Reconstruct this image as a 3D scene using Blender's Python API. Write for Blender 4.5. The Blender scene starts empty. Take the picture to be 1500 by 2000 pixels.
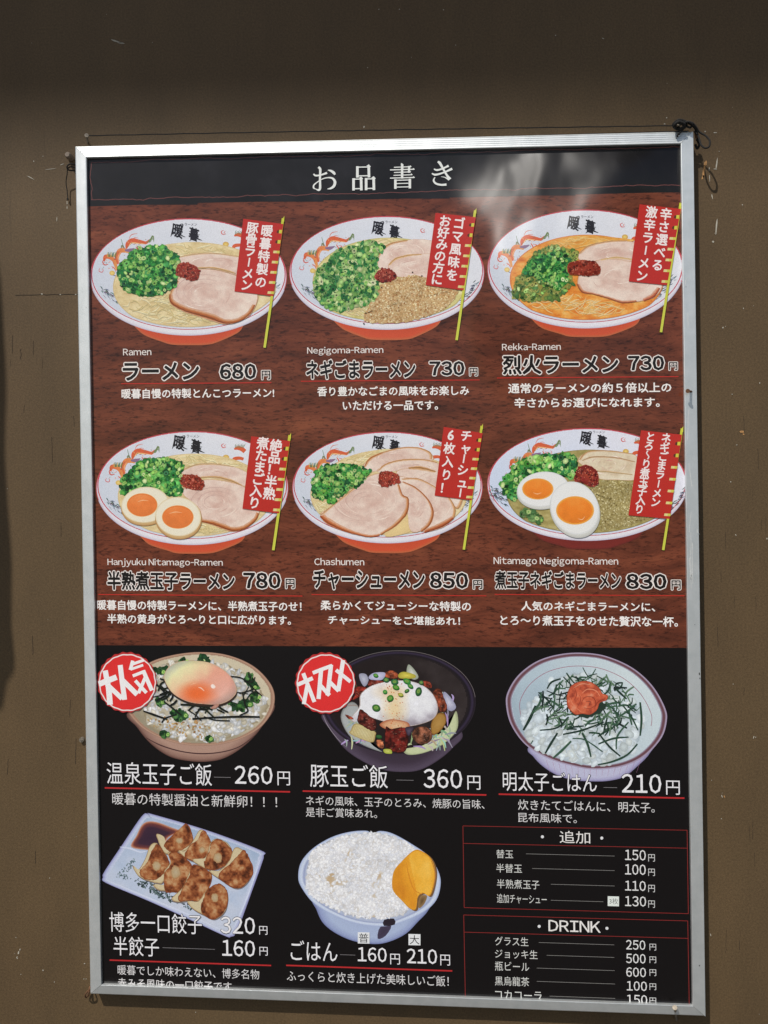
import bpy, math, random
import numpy as np
from mathutils import Vector, Matrix
from mathutils.geometry import tessellate_polygon

rnd = random.Random(7)
nr = np.random.default_rng(11)
sc = bpy.context.scene
col = sc.collection

# ------------------------------------------------------------------ camera
FPX = 1676.0            # focal length in pixels of the 1500 x 2000 photograph
BW = 0.75               # outer width of the menu board in metres
ex = np.array([0.9981916, 0.00168157, -0.06008908])
dn = np.array([0.02246491, 1.40296652, 0.00824137])
t0 = np.array([-0.51006232, -0.60330677, 1.41299908]) * BW
ex /= np.linalg.norm(ex)
fw = np.cross(ex, dn); fw /= np.linalg.norm(fw)
dd = np.cross(fw, ex)
Rm = np.stack([ex, fw, -dd], axis=1)            # world -> camera (x right, y down, z forward)
ORG = np.array([-BW / 2, -0.019, BW * 0.70])    # upper left corner of the frame in the world
CAM = ORG - Rm.T @ t0
cam_d = bpy.data.cameras.new('camera')
cam_d.sensor_fit = 'VERTICAL'; cam_d.sensor_height = 24.0
cam_d.lens = 24.0 * FPX / 2000.0
cam_d.clip_start = 0.01; cam_d.clip_end = 500
cam = bpy.data.objects.new('camera', cam_d)
col.objects.link(cam)
rw = Rm.T @ np.array([1, 0, 0]); uw = Rm.T @ np.array([0, -1, 0]); bw = Rm.T @ np.array([0, 0, -1])
cam.matrix_world = Matrix(((rw[0], uw[0], bw[0], CAM[0]), (rw[1], uw[1], bw[1], CAM[1]),
                           (rw[2], uw[2], bw[2], CAM[2]), (0, 0, 0, 1)))
sc.camera = cam

# ------------------------------------------------------------------ sky, sun, exposure
SUNV = Vector((-0.62, -1.0, 1.5)).normalized()       # towards the sun
elev = math.asin(SUNV.z)
world = bpy.data.worlds.new('World'); sc.world = world
world.use_nodes = True
wn = world.node_tree
for n in list(wn.nodes): wn.nodes.remove(n)
wo = wn.nodes.new('ShaderNodeOutputWorld'); wb = wn.nodes.new('ShaderNodeBackground')
sky = wn.nodes.new('ShaderNodeTexSky'); sky.sky_type = 'NISHITA'; sky.sun_disc = False
sky.sun_elevation = elev
sky.sun_rotation = math.atan2(SUNV.x, SUNV.y)
sky.air_density = 1.2; sky.dust_density = 1.6
wb.inputs['Strength'].default_value = 0.075
wn.links.new(sky.outputs[0], wb.inputs[0]); wn.links.new(wb.outputs[0], wo.inputs[0])
sun_d = bpy.data.lights.new('sun', 'SUN'); sun_d.energy = 3.6; sun_d.angle = math.radians(0.53)
sun_d.color = (1.0, 0.955, 0.89)
sun = bpy.data.objects.new('sun', sun_d); col.objects.link(sun)
sun.rotation_euler = SUNV.to_track_quat('Z', 'Y').to_euler()
sun.location = SUNV * 6
sc.view_settings.view_transform = 'Standard'; sc.view_settings.look = 'None'
sc.view_settings.exposure = 0.1; sc.view_settings.gamma = 1.0
sc.cycles.max_bounces = 6

# ------------------------------------------------------------------ pixel -> plane helpers
def unproject(px, py, Y):
    """points (arrays) of the photograph -> world points on the plane y = Y"""
    px = np.asarray(px, float); py = np.asarray(py, float)
    d = np.stack([(px - 750) / FPX, (py - 1000) / FPX, np.ones_like(px)], axis=-1) @ Rm
    s = (Y - CAM[1]) / d[..., 1]
    return CAM + d * s[..., None]
def W3(px, py, Y):
    return Vector(unproject(np.array([px]), np.array([py]), Y)[0])
FRONT = -0.019
PRINT = -0.0145
C_TL = W3(145, 284.4, FRONT); C_TR = W3(1354.7, 254.7, FRONT)
C_BR = W3(1378.7, 1986.7, FRONT); C_BL = W3(175, 1943, FRONT)
def proj(p):
    q = Rm @ (np.array(p) - CAM)
    return 750 + FPX * q[0] / q[2], 1000 + FPX * q[1] / q[2]
e_u = np.array(C_TR - C_TL); e_u /= np.linalg.norm(e_u)
e_v = np.array(C_BL - C_TL); e_v /= np.linalg.norm(e_v)

def lin(c, a=1.0):
    o = []
    for x in c[:3]:
        x = max(0.0, min(255.0, x)) / 255.0
        o.append(x / 12.92 if x <= 0.04045 else ((x + 0.055) / 1.055) ** 2.4)
    return o
def lin_np(c):
    c = np.clip(c, 0, 255) / 255.0
    return np.where(c <= 0.04045, c / 12.92, ((c + 0.055) / 1.055) ** 2.4)

# ------------------------------------------------------------------ objects and materials
def link(o, parent=None):
    col.objects.link(o)
    if parent: o.parent = parent
    return o
def tag(o, label=None, cat=None, group=None, kind=None):
    if label: o['label'] = label
    if cat: o['category'] = cat
    if group: o['group'] = group
    if kind: o['kind'] = kind
    return o
def empty(name, loc=(0, 0, 0)):
    o = bpy.data.objects.new(name, None); o.location = loc; o.empty_display_size = 0.05
    return link(o)

class Nodes:
    def __init__(self, name):
        self.m = bpy.data.materials.new(name); self.m.use_nodes = True
        self.t = self.m.node_tree
        for n in list(self.t.nodes): self.t.nodes.remove(n)
        self.out = self.n('ShaderNodeOutputMaterial'); self.b = self.n('ShaderNodeBsdfPrincipled')
        self.l(self.b.outputs[0], self.out.inputs[0])
    def n(self, t, **kw):
        x = self.t.nodes.new(t)
        for k, v in kw.items():
            if hasattr(x, k): setattr(x, k, v)
            else: x.inputs[k.replace('_', ' ')].default_value = v
        return x
    def l(self, a, b): self.t.links.new(a, b)
    def s(self, k, v):
        if isinstance(v, (int, float, tuple, list)): self.b.inputs[k].default_value = v
        else: self.l(v, self.b.inputs[k])
    def pos(self, scale=(1, 1, 1)):
        g = self.n('ShaderNodeNewGeometry'); m = self.n('ShaderNodeMapping')
        m.inputs['Scale'].default_value = scale
        self.l(g.outputs['Position'], m.inputs['Vector']); return m.outputs[0]
    def noise(self, vec, scale, detail=3, rough=0.5, dist=0.0):
        x = self.n('ShaderNodeTexNoise'); x.inputs['Scale'].default_value = scale
        x.inputs['Detail'].default_value = detail; x.inputs['Roughness'].default_value = rough
        x.inputs['Distortion'].default_value = dist
        self.l(vec, x.inputs['Vector']); return x.outputs['Fac']
    def ramp(self, fac, stops):
        x = self.n('ShaderNodeValToRGB')
        e = x.color_ramp.elements
        while len(e) > 1: e.remove(e[-1])
        e[0].position = stops[0][0]; e[0].color = (*stops[0][1], 1)
        for p, c in stops[1:]:
            q = e.new(p); q.color = (*c, 1)
        self.l(fac, x.inputs[0]); return x.outputs[0]
    def mix(self, fac, a, b, mode='MIX'):
        x = self.n('ShaderNodeMix'); x.data_type = 'RGBA'; x.blend_type = mode
        for v, k in ((fac, 0), (a, 6), (b, 7)):
            if isinstance(v, (int, float)): x.inputs[k].default_value = v
            elif isinstance(v, (tuple, list)): x.inputs[k].default_value = (*v[:3], 1)
            else: self.l(v, x.inputs[k])
        return x.outputs[2]
    def math(self, op, a, b=0.0, c=0.0):
        x = self.n('ShaderNodeMath'); x.operation = op
        for i, v in enumerate((a, b, c)):
            if isinstance(v, (int, float)): x.inputs[i].default_value = v
            else: self.l(v, x.inputs[i])
        return x.outputs[0]
    def bump(self, h, strength, dist=1.0, normal=None):
        x = self.n('ShaderNodeBump'); x.inputs['Strength'].default_value = strength
        x.inputs['Distance'].default_value = dist
        self.l(h, x.inputs['Height'])
        if normal is not None: self.l(normal, x.inputs['Normal'])
        return x.outputs[0]

def ink_gloss(N):
    """the laminated print: a slightly wavy sheet under a thin gloss film that has creased where it slipped below the top rail"""
    p = N.pos((1, 0, 1))
    n1 = N.noise(p, 3.2, 1.5, 0.4)
    n2 = N.noise(p, 14.0, 2, 0.5)
    h = N.math('ADD', N.math('MULTIPLY', n1, 0.0045), N.math('MULTIPLY', n2, 0.0003))
    N.s('Normal', N.bump(h, 1.0, 1.0))
    g = N.n('ShaderNodeNewGeometry')
    sep = N.n('ShaderNodeSeparateXYZ'); N.l(g.outputs['Position'], sep.inputs[0])
    m = None
    for cx, cz, sx, sz in CREASES:
        dx = N.math('DIVIDE', N.math('SUBTRACT', sep.outputs[0], cx), sx)
        dz = N.math('DIVIDE', N.math('SUBTRACT', sep.outputs[2], cz), sz)
        r2 = N.math('ADD', N.math('MULTIPLY', dx, dx), N.math('MULTIPLY', dz, dz))
        k = N.math('EXPONENT', N.math('MULTIPLY', r2, -1.0))
        m = k if m is None else N.math('ADD', m, k)
    mp = N.n('ShaderNodeMapping'); mp.inputs['Rotation'].default_value = (0, math.radians(-32), 0)
    mp.inputs['Scale'].default_value = (1.0, 0.0, 0.6)
    N.l(g.outputs['Position'], mp.inputs['Vector'])
    w = N.noise(mp.outputs[0], 13.0, 1.5, 0.4, 0.1)
    tx = N.math('MULTIPLY', N.math('SUBTRACT', sep.outputs[0], CREASES[0][0]), 0.19)
    tz = N.math('MULTIPLY', N.math('SUBTRACT', sep.outputs[2], CREASES[0][1]), -0.20)
    lift = N.math('ADD', N.math('ADD', tx, tz), N.math('MULTIPLY', w, 0.036))
    m1 = N.math('MULTIPLY', N.math('DIVIDE', m, N.math('ADD', m, 0.45)), 1.35)
    hc = N.math('ADD', h, N.math('MULTIPLY', lift, m1))
    N.s('Coat Normal', N.bump(hc, 1.0, 1.0))
    N.s('Coat Weight', N.math('MINIMUM', N.math('ADD', N.math('MULTIPLY', m1, 0.42), 0.55), 1.0)); N.s('Coat IOR', 1.5)
    N.s('Coat Roughness', N.math('ADD', N.math('MULTIPLY', m1, 0.36), 0.15))
    N.s('Roughness', 0.5); N.s('Specular IOR Level', 0.1)

_b1 = W3(1060, 345, PRINT); _b2 = W3(1085, 420, PRINT)
CREASES = [(_b1.x, _b1.z, 0.088, 0.042), (_b2.x, _b2.z, 0.045, 0.050), (_b2.x - 0.05, _b2.z - 0.05, 0.035, 0.07)]

N = Nodes('printed_ink')
at = N.n('ShaderNodeAttribute'); at.attribute_name = 'ink'
grain = N.noise(N.pos(), 900, 2, 0.6)
N.s('Base Color', N.mix(1.0, at.outputs['Color'], N.ramp(grain, [(0.3, (0.9,) * 3), (0.7, (1.08,) * 3)]), 'MULTIPLY'))
ink_gloss(N); M_INK = N.m

N = Nodes('printed_wood_grain')
p = N.pos((1, 1, 1))
rot = N.n('ShaderNodeMapping'); rot.inputs['Rotation'].default_value = (0, math.radians(7), 0)
rot.inputs['Scale'].default_value = (1, 1, 5.5)
warp = N.noise(N.pos((1, 1, 2)), 5, 3, 0.5)
g = N.n('ShaderNodeNewGeometry'); add = N.n('ShaderNodeVectorMath'); add.operation = 'ADD'
cv = N.n('ShaderNodeCombineXYZ'); N.l(N.math('MULTIPLY', warp, 0.09), cv.inputs[2])
N.l(g.outputs['Position'], add.inputs[0]); N.l(cv.outputs[0], add.inputs[1])
N.l(add.outputs[0], rot.inputs['Vector'])
a = N.noise(rot.outputs[0], 7, 5, 0.6)
b = N.noise(rot.outputs[0], 60, 5, 0.72)
c = N.noise(N.pos((1, 1, 3.6)), 95, 3, 0.75)
base = N.ramp(a, [(0.28, lin((76, 38, 26))), (0.46, lin((101, 51, 34))), (0.60, lin((119, 62, 42))), (0.78, lin((137, 76, 50)))])
base = N.mix(1.0, base, N.ramp(b, [(0.34, (0.72, 0.70, 0.7)), (0.52, (1, 1, 1)), (0.7, (1.12, 1.10, 1.1))]), 'MULTIPLY')
base = N.mix(1.0, base, N.ramp(c, [(0.36, (0.42, 0.40, 0.42)), (0.47, (1, 1, 1))]), 'MULTIPLY')
N.s('Base Color', base)
ink_gloss(N); M_WOOD = N.m

N = Nodes('brushed_aluminium')
p = N.pos()
n = N.noise(p, 60, 3, 0.6)
sx = N.noise(N.pos((6, 1, 1)), 30, 3, 0.7)
N.s('Base Color', N.ramp(n, [(0.3, (0.70, 0.73, 0.73)), (0.7, (0.80, 0.82, 0.82))]))
N.s('Metallic', 0.78); N.s('Roughness', N.math('ADD', N.math('MULTIPLY', sx, 0.10), 0.43))
N.s('Normal', N.bump(N.noise(p, 700, 2, 0.6), 0.12, 0.0004))
M_ALU = N.m

def simple(name, c, rough=0.6, metal=0.0, nscale=80, var=0.2, bump=0.3, bd=0.0006):
    N = Nodes(name); p = N.pos(); f = N.noise(p, nscale, 4, 0.6)
    N.s('Base Color', N.ramp(f, [(0.3, tuple(x * (1 - var) for x in c)), (0.7, tuple(min(1, x * (1 + var)) for x in c))]))
    N.s('Roughness', rough); N.s('Metallic', metal)
    N.s('Normal', N.bump(f, bump, bd)); return N.m
M_BACK = simple('dark_backing_board', (0.02, 0.019, 0.02), 0.7)
M_CORD = simple('black_cord_fibre', (0.012, 0.011, 0.010), 0.9, 0, 900, 0.5, 0.8)
M_NAIL = simple('dull_nail_steel', (0.23, 0.20, 0.16), 0.55, 0.55, 300, 0.35)
M_RUST = simple('rusty_iron', (0.14, 0.065, 0.03), 0.85, 0.1, 250, 0.5)
M_PLUG = simple('grey_plastic_plug', (0.22, 0.17, 0.13), 0.6, 0, 200)
M_CHIPW = simple('exposed_white_undercoat', (0.42, 0.39, 0.32), 0.8, 0, 300)
M_CHIPO = simple('exposed_orange_wood', (0.42, 0.22, 0.08), 0.8, 0, 300, 0.35)
M_GROUND = simple('pavement_asphalt', (0.12, 0.118, 0.113), 0.9, 0, 12, 0.15, 0.5, 0.004)
M_CANOPY = simple('canopy_underside_paint', (0.30, 0.27, 0.23), 0.7, 0, 6)
M_CLOTH = simple('dark_red_cloth', (0.16, 0.03, 0.025), 0.9, 0, 200)
M_SHIRT = simple('pale_cotton', (0.62, 0.66, 0.74), 0.9, 0, 200, 0.05)
M_SCRATCH = simple('bright_scratch', (0.80, 0.80, 0.78), 0.5, 0.3, 300, 0.1)

# the wall: painted board, brown, with a cloudy sheen, dust and hairline cracks
N = Nodes('brown_wall_paint')
p = N.pos()
big = N.noise(p, 2.2, 3, 0.55); mid = N.noise(N.pos((1, 1, 0.35)), 16, 4, 0.6); fine = N.noise(p, 420, 3, 0.7)
base = N.ramp(big, [(0.3, (0.094, 0.0600, 0.0290)), (0.7, (0.112, 0.0735, 0.0355))])
base = N.mix(1.0, base, N.ramp(mid, [(0.3, (0.90, 0.90, 0.90)), (0.7, (1.09, 1.08, 1.07))]), 'MULTIPLY')
base = N.mix(1.0, base, N.ramp(fine, [(0.32, (0.78, 0.77, 0.76)), (0.68, (1.2, 1.2, 1.2))]), 'MULTIPLY')
vc = N.noise(N.pos((1, 1, 0.05)), 110, 2, 0.6)         # hairline vertical weave of cracks
msk = N.noise(p, 7, 2, 0.5)
crk = N.math('MULTIPLY', N.ramp(vc, [(0.28, (1, 1, 1)), (0.33, (0, 0, 0))]), N.ramp(msk, [(0.5, (0, 0, 0)), (0.62, (1, 1, 1))]))
base = N.mix(N.math('MULTIPLY', crk, 0.55), base, (0.03, 0.02, 0.012))
sp = N.noise(p, 260, 1, 0.5)
base = N.mix(N.math('MULTIPLY', N.ramp(sp, [(0.80, (0, 0, 0)), (0.83, (1, 1, 1))]), 0.5), base, (0.28, 0.25, 0.18))
N.s('Base Color', base); N.s('Roughness', 0.62); N.s('Specular IOR Level', 0.3)
hh = N.math('ADD', N.math('MULTIPLY', fine, 0.00018), N.math('MULTIPLY', mid, 0.0006))
N.s('Normal', N.bump(hh, 0.9, 1.0)); M_WALL = N.m

# ------------------------------------------------------------------ mesh helpers
def mesh_obj(name, verts, faces, mat, parent=None, smooth=False):
    me = bpy.data.meshes.new(name); me.from_pydata([tuple(v) for v in verts], [], faces)
    me.materials.append(mat); me.update()
    if smooth:
        for q in me.polygons: q.use_smooth = True
    return link(bpy.data.objects.new(name, me), parent)
class MB:
    def __init__(s): s.v = []; s.f = []
    def add(s, v, f):
        k = len(s.v); s.v += [tuple(x) for x in v]; s.f += [[i + k for i in q] for q in f]
    def box(s, a, b):
        x0, y0, z0 = a; x1, y1, z1 = b
        s.add([(x0, y0, z0), (x1, y0, z0), (x1, y1, z0), (x0, y1, z0), (x0, y0, z1), (x1, y0, z1), (x1, y1, z1), (x0, y1, z1)],
              [[0, 3, 2, 1], [4, 5, 6, 7], [0, 1, 5, 4], [1, 2, 6, 5], [2, 3, 7, 6], [3, 0, 4, 7]])
    def tube(s, pts, r, n=8, closed=False):
        pts = [Vector(p) for p in pts]; rings = []
        if not hasattr(r, '__len__'): r = [r] * len(pts)
        up = Vector((0.3, 1, 0.2)).normalized()
        for i, p in enumerate(pts):
            if closed: t = pts[(i + 1) % len(pts)] - pts[i - 1]
            else: t = pts[min(i + 1, len(pts) - 1)] - pts[max(i - 1, 0)]
            t.normalize(); a = t.cross(up)
            if a.length < 1e-3: a = t.cross(Vector((1, 0, 0)))
            a.normalize(); b = t.cross(a)
            rings.append([p + (a * math.cos(2 * math.pi * k / n) + b * math.sin(2 * math.pi * k / n)) * r[i] for k in range(n)])
        v = [q for ring in rings for q in ring]; f = []
        m = len(rings)
        for i in range(m if closed else m - 1):
            j = (i + 1) % m
            for k in range(n): f.append([i * n + k, i * n + (k + 1) % n, j * n + (k + 1) % n, j * n + k])
        if not closed: f.append(list(range(n))[::-1]); f.append([(m - 1) * n + k for k in range(n)])
        s.add(v, f)
    def build(s, name, mat, parent=None, smooth=False):
        return mesh_obj(name, s.v, s.f, mat, parent, smooth)
def spline(pts, k=6, closed=False):
    P = [Vector(p) if len(p) == 3 else Vector((p[0], p[1], 0)) for p in pts]
    n = len(P); out = []
    for i in range(n if closed else n - 1):
        if closed: a, b, c, d = P[i - 1], P[i], P[(i + 1) % n], P[(i + 2) % n]
        else: a, b, c, d = P[max(i - 1, 0)], P[i], P[i + 1], P[min(i + 2, n - 1)]
        for j in range(k):
            t = j / k
            out.append(0.5 * ((2 * b) + (c - a) * t + (2 * a - 5 * b + 4 * c - d) * t * t + (3 * b - a - 3 * c + d) * t ** 3))
    if not closed: out.append(P[-1])
    return out
def spl2(pts, k=6, closed=False):
    return np.array([(p.x, p.y) for p in spline(pts, k, closed)])

# ------------------------------------------------------------------ setting
wl = mesh_obj('wall', [(-9, 0, -1.45), (9, 0, -1.45), (9, 0, 8.6), (-9, 0, 8.6)], [[0, 1, 2, 3]], M_WALL)
tag(wl, kind='structure')
gd = mesh_obj('pavement', [(-60, -80, -1.45), (60, -80, -1.45), (60, 0.5, -1.45), (-60, 0.5, -1.45)], [[0, 1, 2, 3]], M_GROUND)
tag(gd, kind='structure')
# roof canopy high above, its edge throws the soft shade over the top of the wall
sh = W3(750, 262, 0.0)
tt = 7.5 / (SUNV.z)
ed = sh + SUNV * tt
cb = MB(); cb.box((-7, ed.y, ed.z), (7, -0.002, ed.z + 0.12)); cn = cb.build('canopy', M_CANOPY)
tag(cn, 'plain roof canopy high above the wall that shades its upper part', 'canopy')

# unseen cloth added at left, outline cut to shade the wall's left edge
bp = [(-260, 380), (-60, 420), (0, 520), (8, 700), (14, 900), (20, 1100), (26, 1230), (24, 1310), (10, 1362), (-20, 1385), (-120, 1395), (-260, 1390)]
cs = spline([(*p, 0) for p in bp], 5)
TB = 0.72
fr = [W3(p.x, p.y, 0.0) + SUNV * TB for p in cs]
cbm = MB(); nb_ = len(fr)
v_ = [p + Vector((0, 0.004 * math.sin(i * .7), 0)) for i, p in enumerate(fr)]
cbm.add(v_ + [p + Vector((0.002, 0.006, 0)) for p in v_], [list(range(nb_)), [nb_ + i for i in range(nb_)][::-1]] + [[i, (i + 1) % nb_, nb_ + (i + 1) % nb_, nb_ + i] for i in range(nb_)])
bn = cbm.build('added_shade_cloth', M_CLOTH)
tag(bn, 'dark cloth added out of view left of the menu board, shaped to shade the wall edge', 'banner')

# ------------------------------------------------------------------ the menu board: frame
board = empty('menu_board', (0, FRONT, float((C_BL.z + C_BR.z) / 2)))
tag(board, 'large framed ramen menu poster with six noodle bowls hanging on the brown wall', 'menu board')
bpy.context.view_layer.update()
BINV = Matrix.Translation(-Vector(board.location))
def on_board(o):
    o.parent = board; o.matrix_parent_inverse = BINV.copy(); return o
CW = 0.0150
prof = [(0.0, -0.0004), (0.0, -0.0160), (0.03, -0.0168)]
for g_ in range(5):
    x_ = 0.10 + g_ * 0.17; h_ = -0.0172 - 0.0018 * x_
    prof += [(x_, h_), (x_ + 0.008, h_ + 0.0005), (x_ + 0.03, h_ + 0.0005), (x_ + 0.038, h_ - 0.00004)]
prof += [(0.93, -0.0190), (0.985, -0.0188), (1.0, -0.0180), (1.0, -0.0100)]
prof_plain = [(0.0, -0.0004), (0.0, -0.0160), (0.03, -0.0168), (0.10, -0.0173), (0.5, -0.0181), (0.90, -0.0188), (0.94, -0.0190), (0.985, -0.0188), (1.0, -0.0180), (1.0, -0.0100)]
corners = [np.array(C_TL), np.array(C_TR), np.array(C_BR), np.array(C_BL)]
eu = e_u; ev = e_v
inner_dir = [eu + ev, -eu + ev, -eu - 0.86 * ev, eu - 0.86 * ev]
def rail(i, j, pr, name, label=None):
    a, b = corners[i], corners[j]
    al = (b - a) / np.linalg.norm(b - a)
    v = []; K = 24
    for k in range(K + 1):
        for s_, y in pr:
            pa = a + inner_dir[i] * CW * s_ + al * 0.00022; pb = b + inner_dir[j] * CW * s_ - al * 0.00022
            p = pa + (pb - pa) * (k / K)
            v.append((p[0], y, p[2]))
    n = len(pr); f = []
    for k in range(K):
        for q in range(n - 1): f.append([k * n + q, k * n + q + 1, (k + 1) * n + q + 1, (k + 1) * n + q])
    f.append(list(range(n))); f.append([K * n + q for q in range(n)][::-1])
    o = mesh_obj(name, v, f, M_ALU, None); on_board(o)
    if label: o['label'] = label
    return o
rail(0, 1, prof, 'frame_rail', 'top aluminium rail with fine grooves, bright in the sun')
prof_right = [(x_, y_ if x_ in (0.0, 1.0) or x_ > 0.9 else -0.0187 - 0.0003 * x_) if x_ > 0.02 else (x_, min(y_, y_ - 0.00125) if y_ < -0.01 else y_) for x_, y_ in prof_plain]
rail(1, 2, prof_right, 'frame_rail', 'right aluminium rail with scratches')
rail(2, 3, prof_plain, 'frame_rail', 'bottom aluminium rail in half shade')
rail(3, 0, prof_plain, 'frame_rail', 'left aluminium rail')
# back board behind the print
def quad_on(ins, y0, y1, name, mat):
    q = [corners[k] + inner_dir[k] * ins for k in range(4)]
    v = [(p[0], y0, p[2]) for p in q] + [(p[0], y1, p[2]) for p in q]
    f = [[3, 2, 1, 0], [4, 5, 6, 7], [0, 1, 5, 4], [1, 2, 6, 5], [2, 3, 7, 6], [3, 0, 4, 7]]
    o = mesh_obj(name, v, f, mat); return on_board(o)
quad_on(0.0012, -0.0100, -0.0010, 'backing_board', M_BACK)

# ------------------------------------------------------------------ print: painter working on the sheet's plane
DZ = 0.8e-6
class Art:
    """collects flat inked shapes of one printed piece; all lie on the sheet, each a hair above the last"""
    def __init__(s, org, scale, base=0.0002):
        s.o = org; s.k = scale; s.z = base; s.V = []; s.C = []; s.T = []; s.Z = []; s.n = 0
    def px(s, P):
        P = np.asarray(P, float); return P / s.k + np.array(s.o)
    def raw(s, P, C, T, z=None):
        P = np.asarray(P, float); C = np.asarray(C, float); T = np.asarray(T, int)
        if z is None: s.z += DZ; z = s.z
        s.V.append(s.px(P)); s.C.append(np.broadcast_to(C, (len(P), 3)).copy()); s.T.append(T + s.n)
        s.Z.append(np.full(len(P), z) if np.isscalar(z) else z); s.n += len(P)
    def poly(s, pts, c):
        pts = [tuple(p[:2]) for p in pts]
        tr = tessellate_polygon([[Vector((p[0], p[1], 0)) for p in pts]])
        s.raw(pts, c, np.array(tr).reshape(-1, 3))
    def blob(s, pts, stops, smooth=True, center=None, k=6, jit=0):
        """star-shaped outline filled by rings: stops = [(scale, colour), ...] from 1 to 0"""
        O = spl2(pts, k, True) if smooth else np.array(pts, float)
        if jit: O = O + nr.normal(0, jit, O.shape)
        c = np.array(center) if center is not None else O.mean(0)
        n = len(O); P = []; C = []
        for sc_, cc in stops:
            P.append(c + (O - c) * max(sc_, 1e-4)); C.append(np.tile(cc, (n, 1)))
        T = []
        for r in range(len(stops) - 1):
            for i in range(n):
                j = (i + 1) % n; T += [[r * n + i, r * n + j, (r + 1) * n + j], [r * n + i, (r + 1) * n + j, (r + 1) * n + i]]
        if stops[-1][0] > 0.001:
            P.append(c[None]); C.append(np.array([stops[-1][1]])); m = len(stops)
            for i in range(n): T.append([(m - 1) * n + i, (m - 1) * n + (i + 1) % n, m * n])
        s.raw(np.concatenate(P), np.concatenate(C), T)
    def shape(s, pts, c, k=6, jit=0):
        O = spl2(pts, k, True)
        if jit: O = O + nr.normal(0, jit, O.shape)
        s.poly(O, c)
    def ell(s, cx, cy, a, b, stops, rot=0, n=72, w=0):
        t = np.linspace(0, 2 * np.pi, n, endpoint=False); cr, sr = math.cos(rot), math.sin(rot)
        x = a * np.cos(t); y = b * np.sin(t)
        if not isinstance(stops[0], (tuple, list)) or not isinstance(stops[0][1], (tuple, list)): stops = [(1, stops), (0, stops)]
        s.blob(np.stack([cx + x * cr - y * sr, cy + x * sr + y * cr], 1), stops, smooth=False, center=(cx, cy))
    def ring(s, cx, cy, a, b, w, c, t0=0, t1=2 * math.pi, n=96, cx2=None, cy2=None):
        t = np.linspace(t0, t1, n)
        s.stroke(np.stack([cx + a * np.cos(t), cy + b * np.sin(t)], 1), w, c, smooth=False)
    def stroke(s, pts, w, c, smooth=True, k=5, c2=None, jit=0):
        P = spl2(pts, k) if smooth and len(pts) > 2 else np.array(pts, float)
        if jit: P = P + nr.normal(0, jit, P.shape)
        n = len(P); d = np.gradient(P, axis=0); L = np.hypot(d[:, 0], d[:, 1]) + 1e-9
        nm = np.stack([-d[:, 1], d[:, 0]], 1) / L[:, None]
        if np.isscalar(w): ww = np.full(n, w, float)
        else: ww = np.interp(np.linspace(0, 1, n), np.linspace(0, 1, len(w)), w)
        A = P + nm * ww[:, None] / 2; B = P - nm * ww[:, None] / 2
        C = np.tile(c, (n, 1)).astype(float)
        if c2 is not None: C = C + (np.array(c2, float) - np.array(c, float)) * np.linspace(0, 1, n)[:, None]
        T = []
        for i in range(n - 1): T += [[i, i + 1, n + i + 1], [i, n + i + 1, n + i]]
        s.raw(np.concatenate([A, B]), np.concatenate([C, C]), T)
    def field(s, poly, step, fn, inset=0):
        """fine mesh of coloured cells inside an outline; fn(x, y) -> (n, 3) ink colour"""
        poly = np.array([p[:2] for p in poly], float)
        x0, y0 = poly.min(0); x1, y1 = poly.max(0)
        nx = int((x1 - x0) / step) + 2; ny = int((y1 - y0) / step) + 2
        X, Y = np.meshgrid(x0 + np.arange(nx + 1) * step, y0 + np.arange(ny + 1) * step)
        cx = X[:-1, :-1] + step / 2; cy = Y[:-1, :-1] + step / 2
        ins = inside(poly, cx.ravel(), cy.ravel()).reshape(cx.shape)
        idx = np.arange(X.size).reshape(X.shape)
        a = idx[:-1, :-1][ins]; b = idx[:-1, 1:][ins]; c = idx[1:, 1:][ins]; d = idx[1:, :-1][ins]
        if len(a) == 0: return
        T = np.concatenate([np.stack([a, b, c], 1), np.stack([a, c, d], 1)])
        used, inv = np.unique(T, return_inverse=True)
        P = np.stack([X.ravel()[used], Y.ravel()[used]], 1)
        s.raw(P, fn(P[:, 0], P[:, 1]), inv.reshape(-1, 3))
    def bits(s, poly, n, size, cols, asp=(0.5, 1.0), hole=0.0, holec=None, sides=6, levels=90, rot=None, edge=None, pts=None, shade=14, seed=None, mod=0.34):
        """a heap of small printed flecks (scallions, grains, seeds) inside an outline"""
        R = np.random.default_rng(seed if seed is not None else 5 + s.n % 977)
        if pts is None:
            poly = np.array([p[:2] for p in poly], float)
            x0, y0 = poly.min(0); x1, y1 = poly.max(0)
            q = np.stack([R.uniform(x0, x1, n * 4), R.uniform(y0, y1, n * 4)], 1)
            q = q[inside(poly, q[:, 0], q[:, 1])][:n]
        else: q = np.array(pts)
        n = len(q)
        if n == 0: return
        th = np.linspace(0, 2 * np.pi, sides, endpoint=False)
        sz = R.uniform(size[0], size[1], n); ap = R.uniform(asp[0], asp[1], n)
        ro = R.uniform(0, np.pi, n) if rot is None else R.normal(rot[0], rot[1], n)
        def ringp(k, rj):
            rr = 1 + R.uniform(-rj, rj, (n, sides))
            x = sz[:, None] * k * np.cos(th) * rr; y = sz[:, None] * k * np.sin(th) * ap[:, None] * rr
            return np.stack([q[:, :1] + x * np.cos(ro)[:, None] - y * np.sin(ro)[:, None],
                             q[:, 1:] + x * np.sin(ro)[:, None] + y * np.cos(ro)[:, None]], 2)
        cc = np.array(cols, float)[R.integers(0, len(cols), n)] + R.normal(0, shade, (n, 1))
        cc = cc * (1 - mod / 2 + mod * vnoise(q[:, 0], q[:, 1], 75, 40 + n % 7, 3, 0.55))[:, None]
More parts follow.
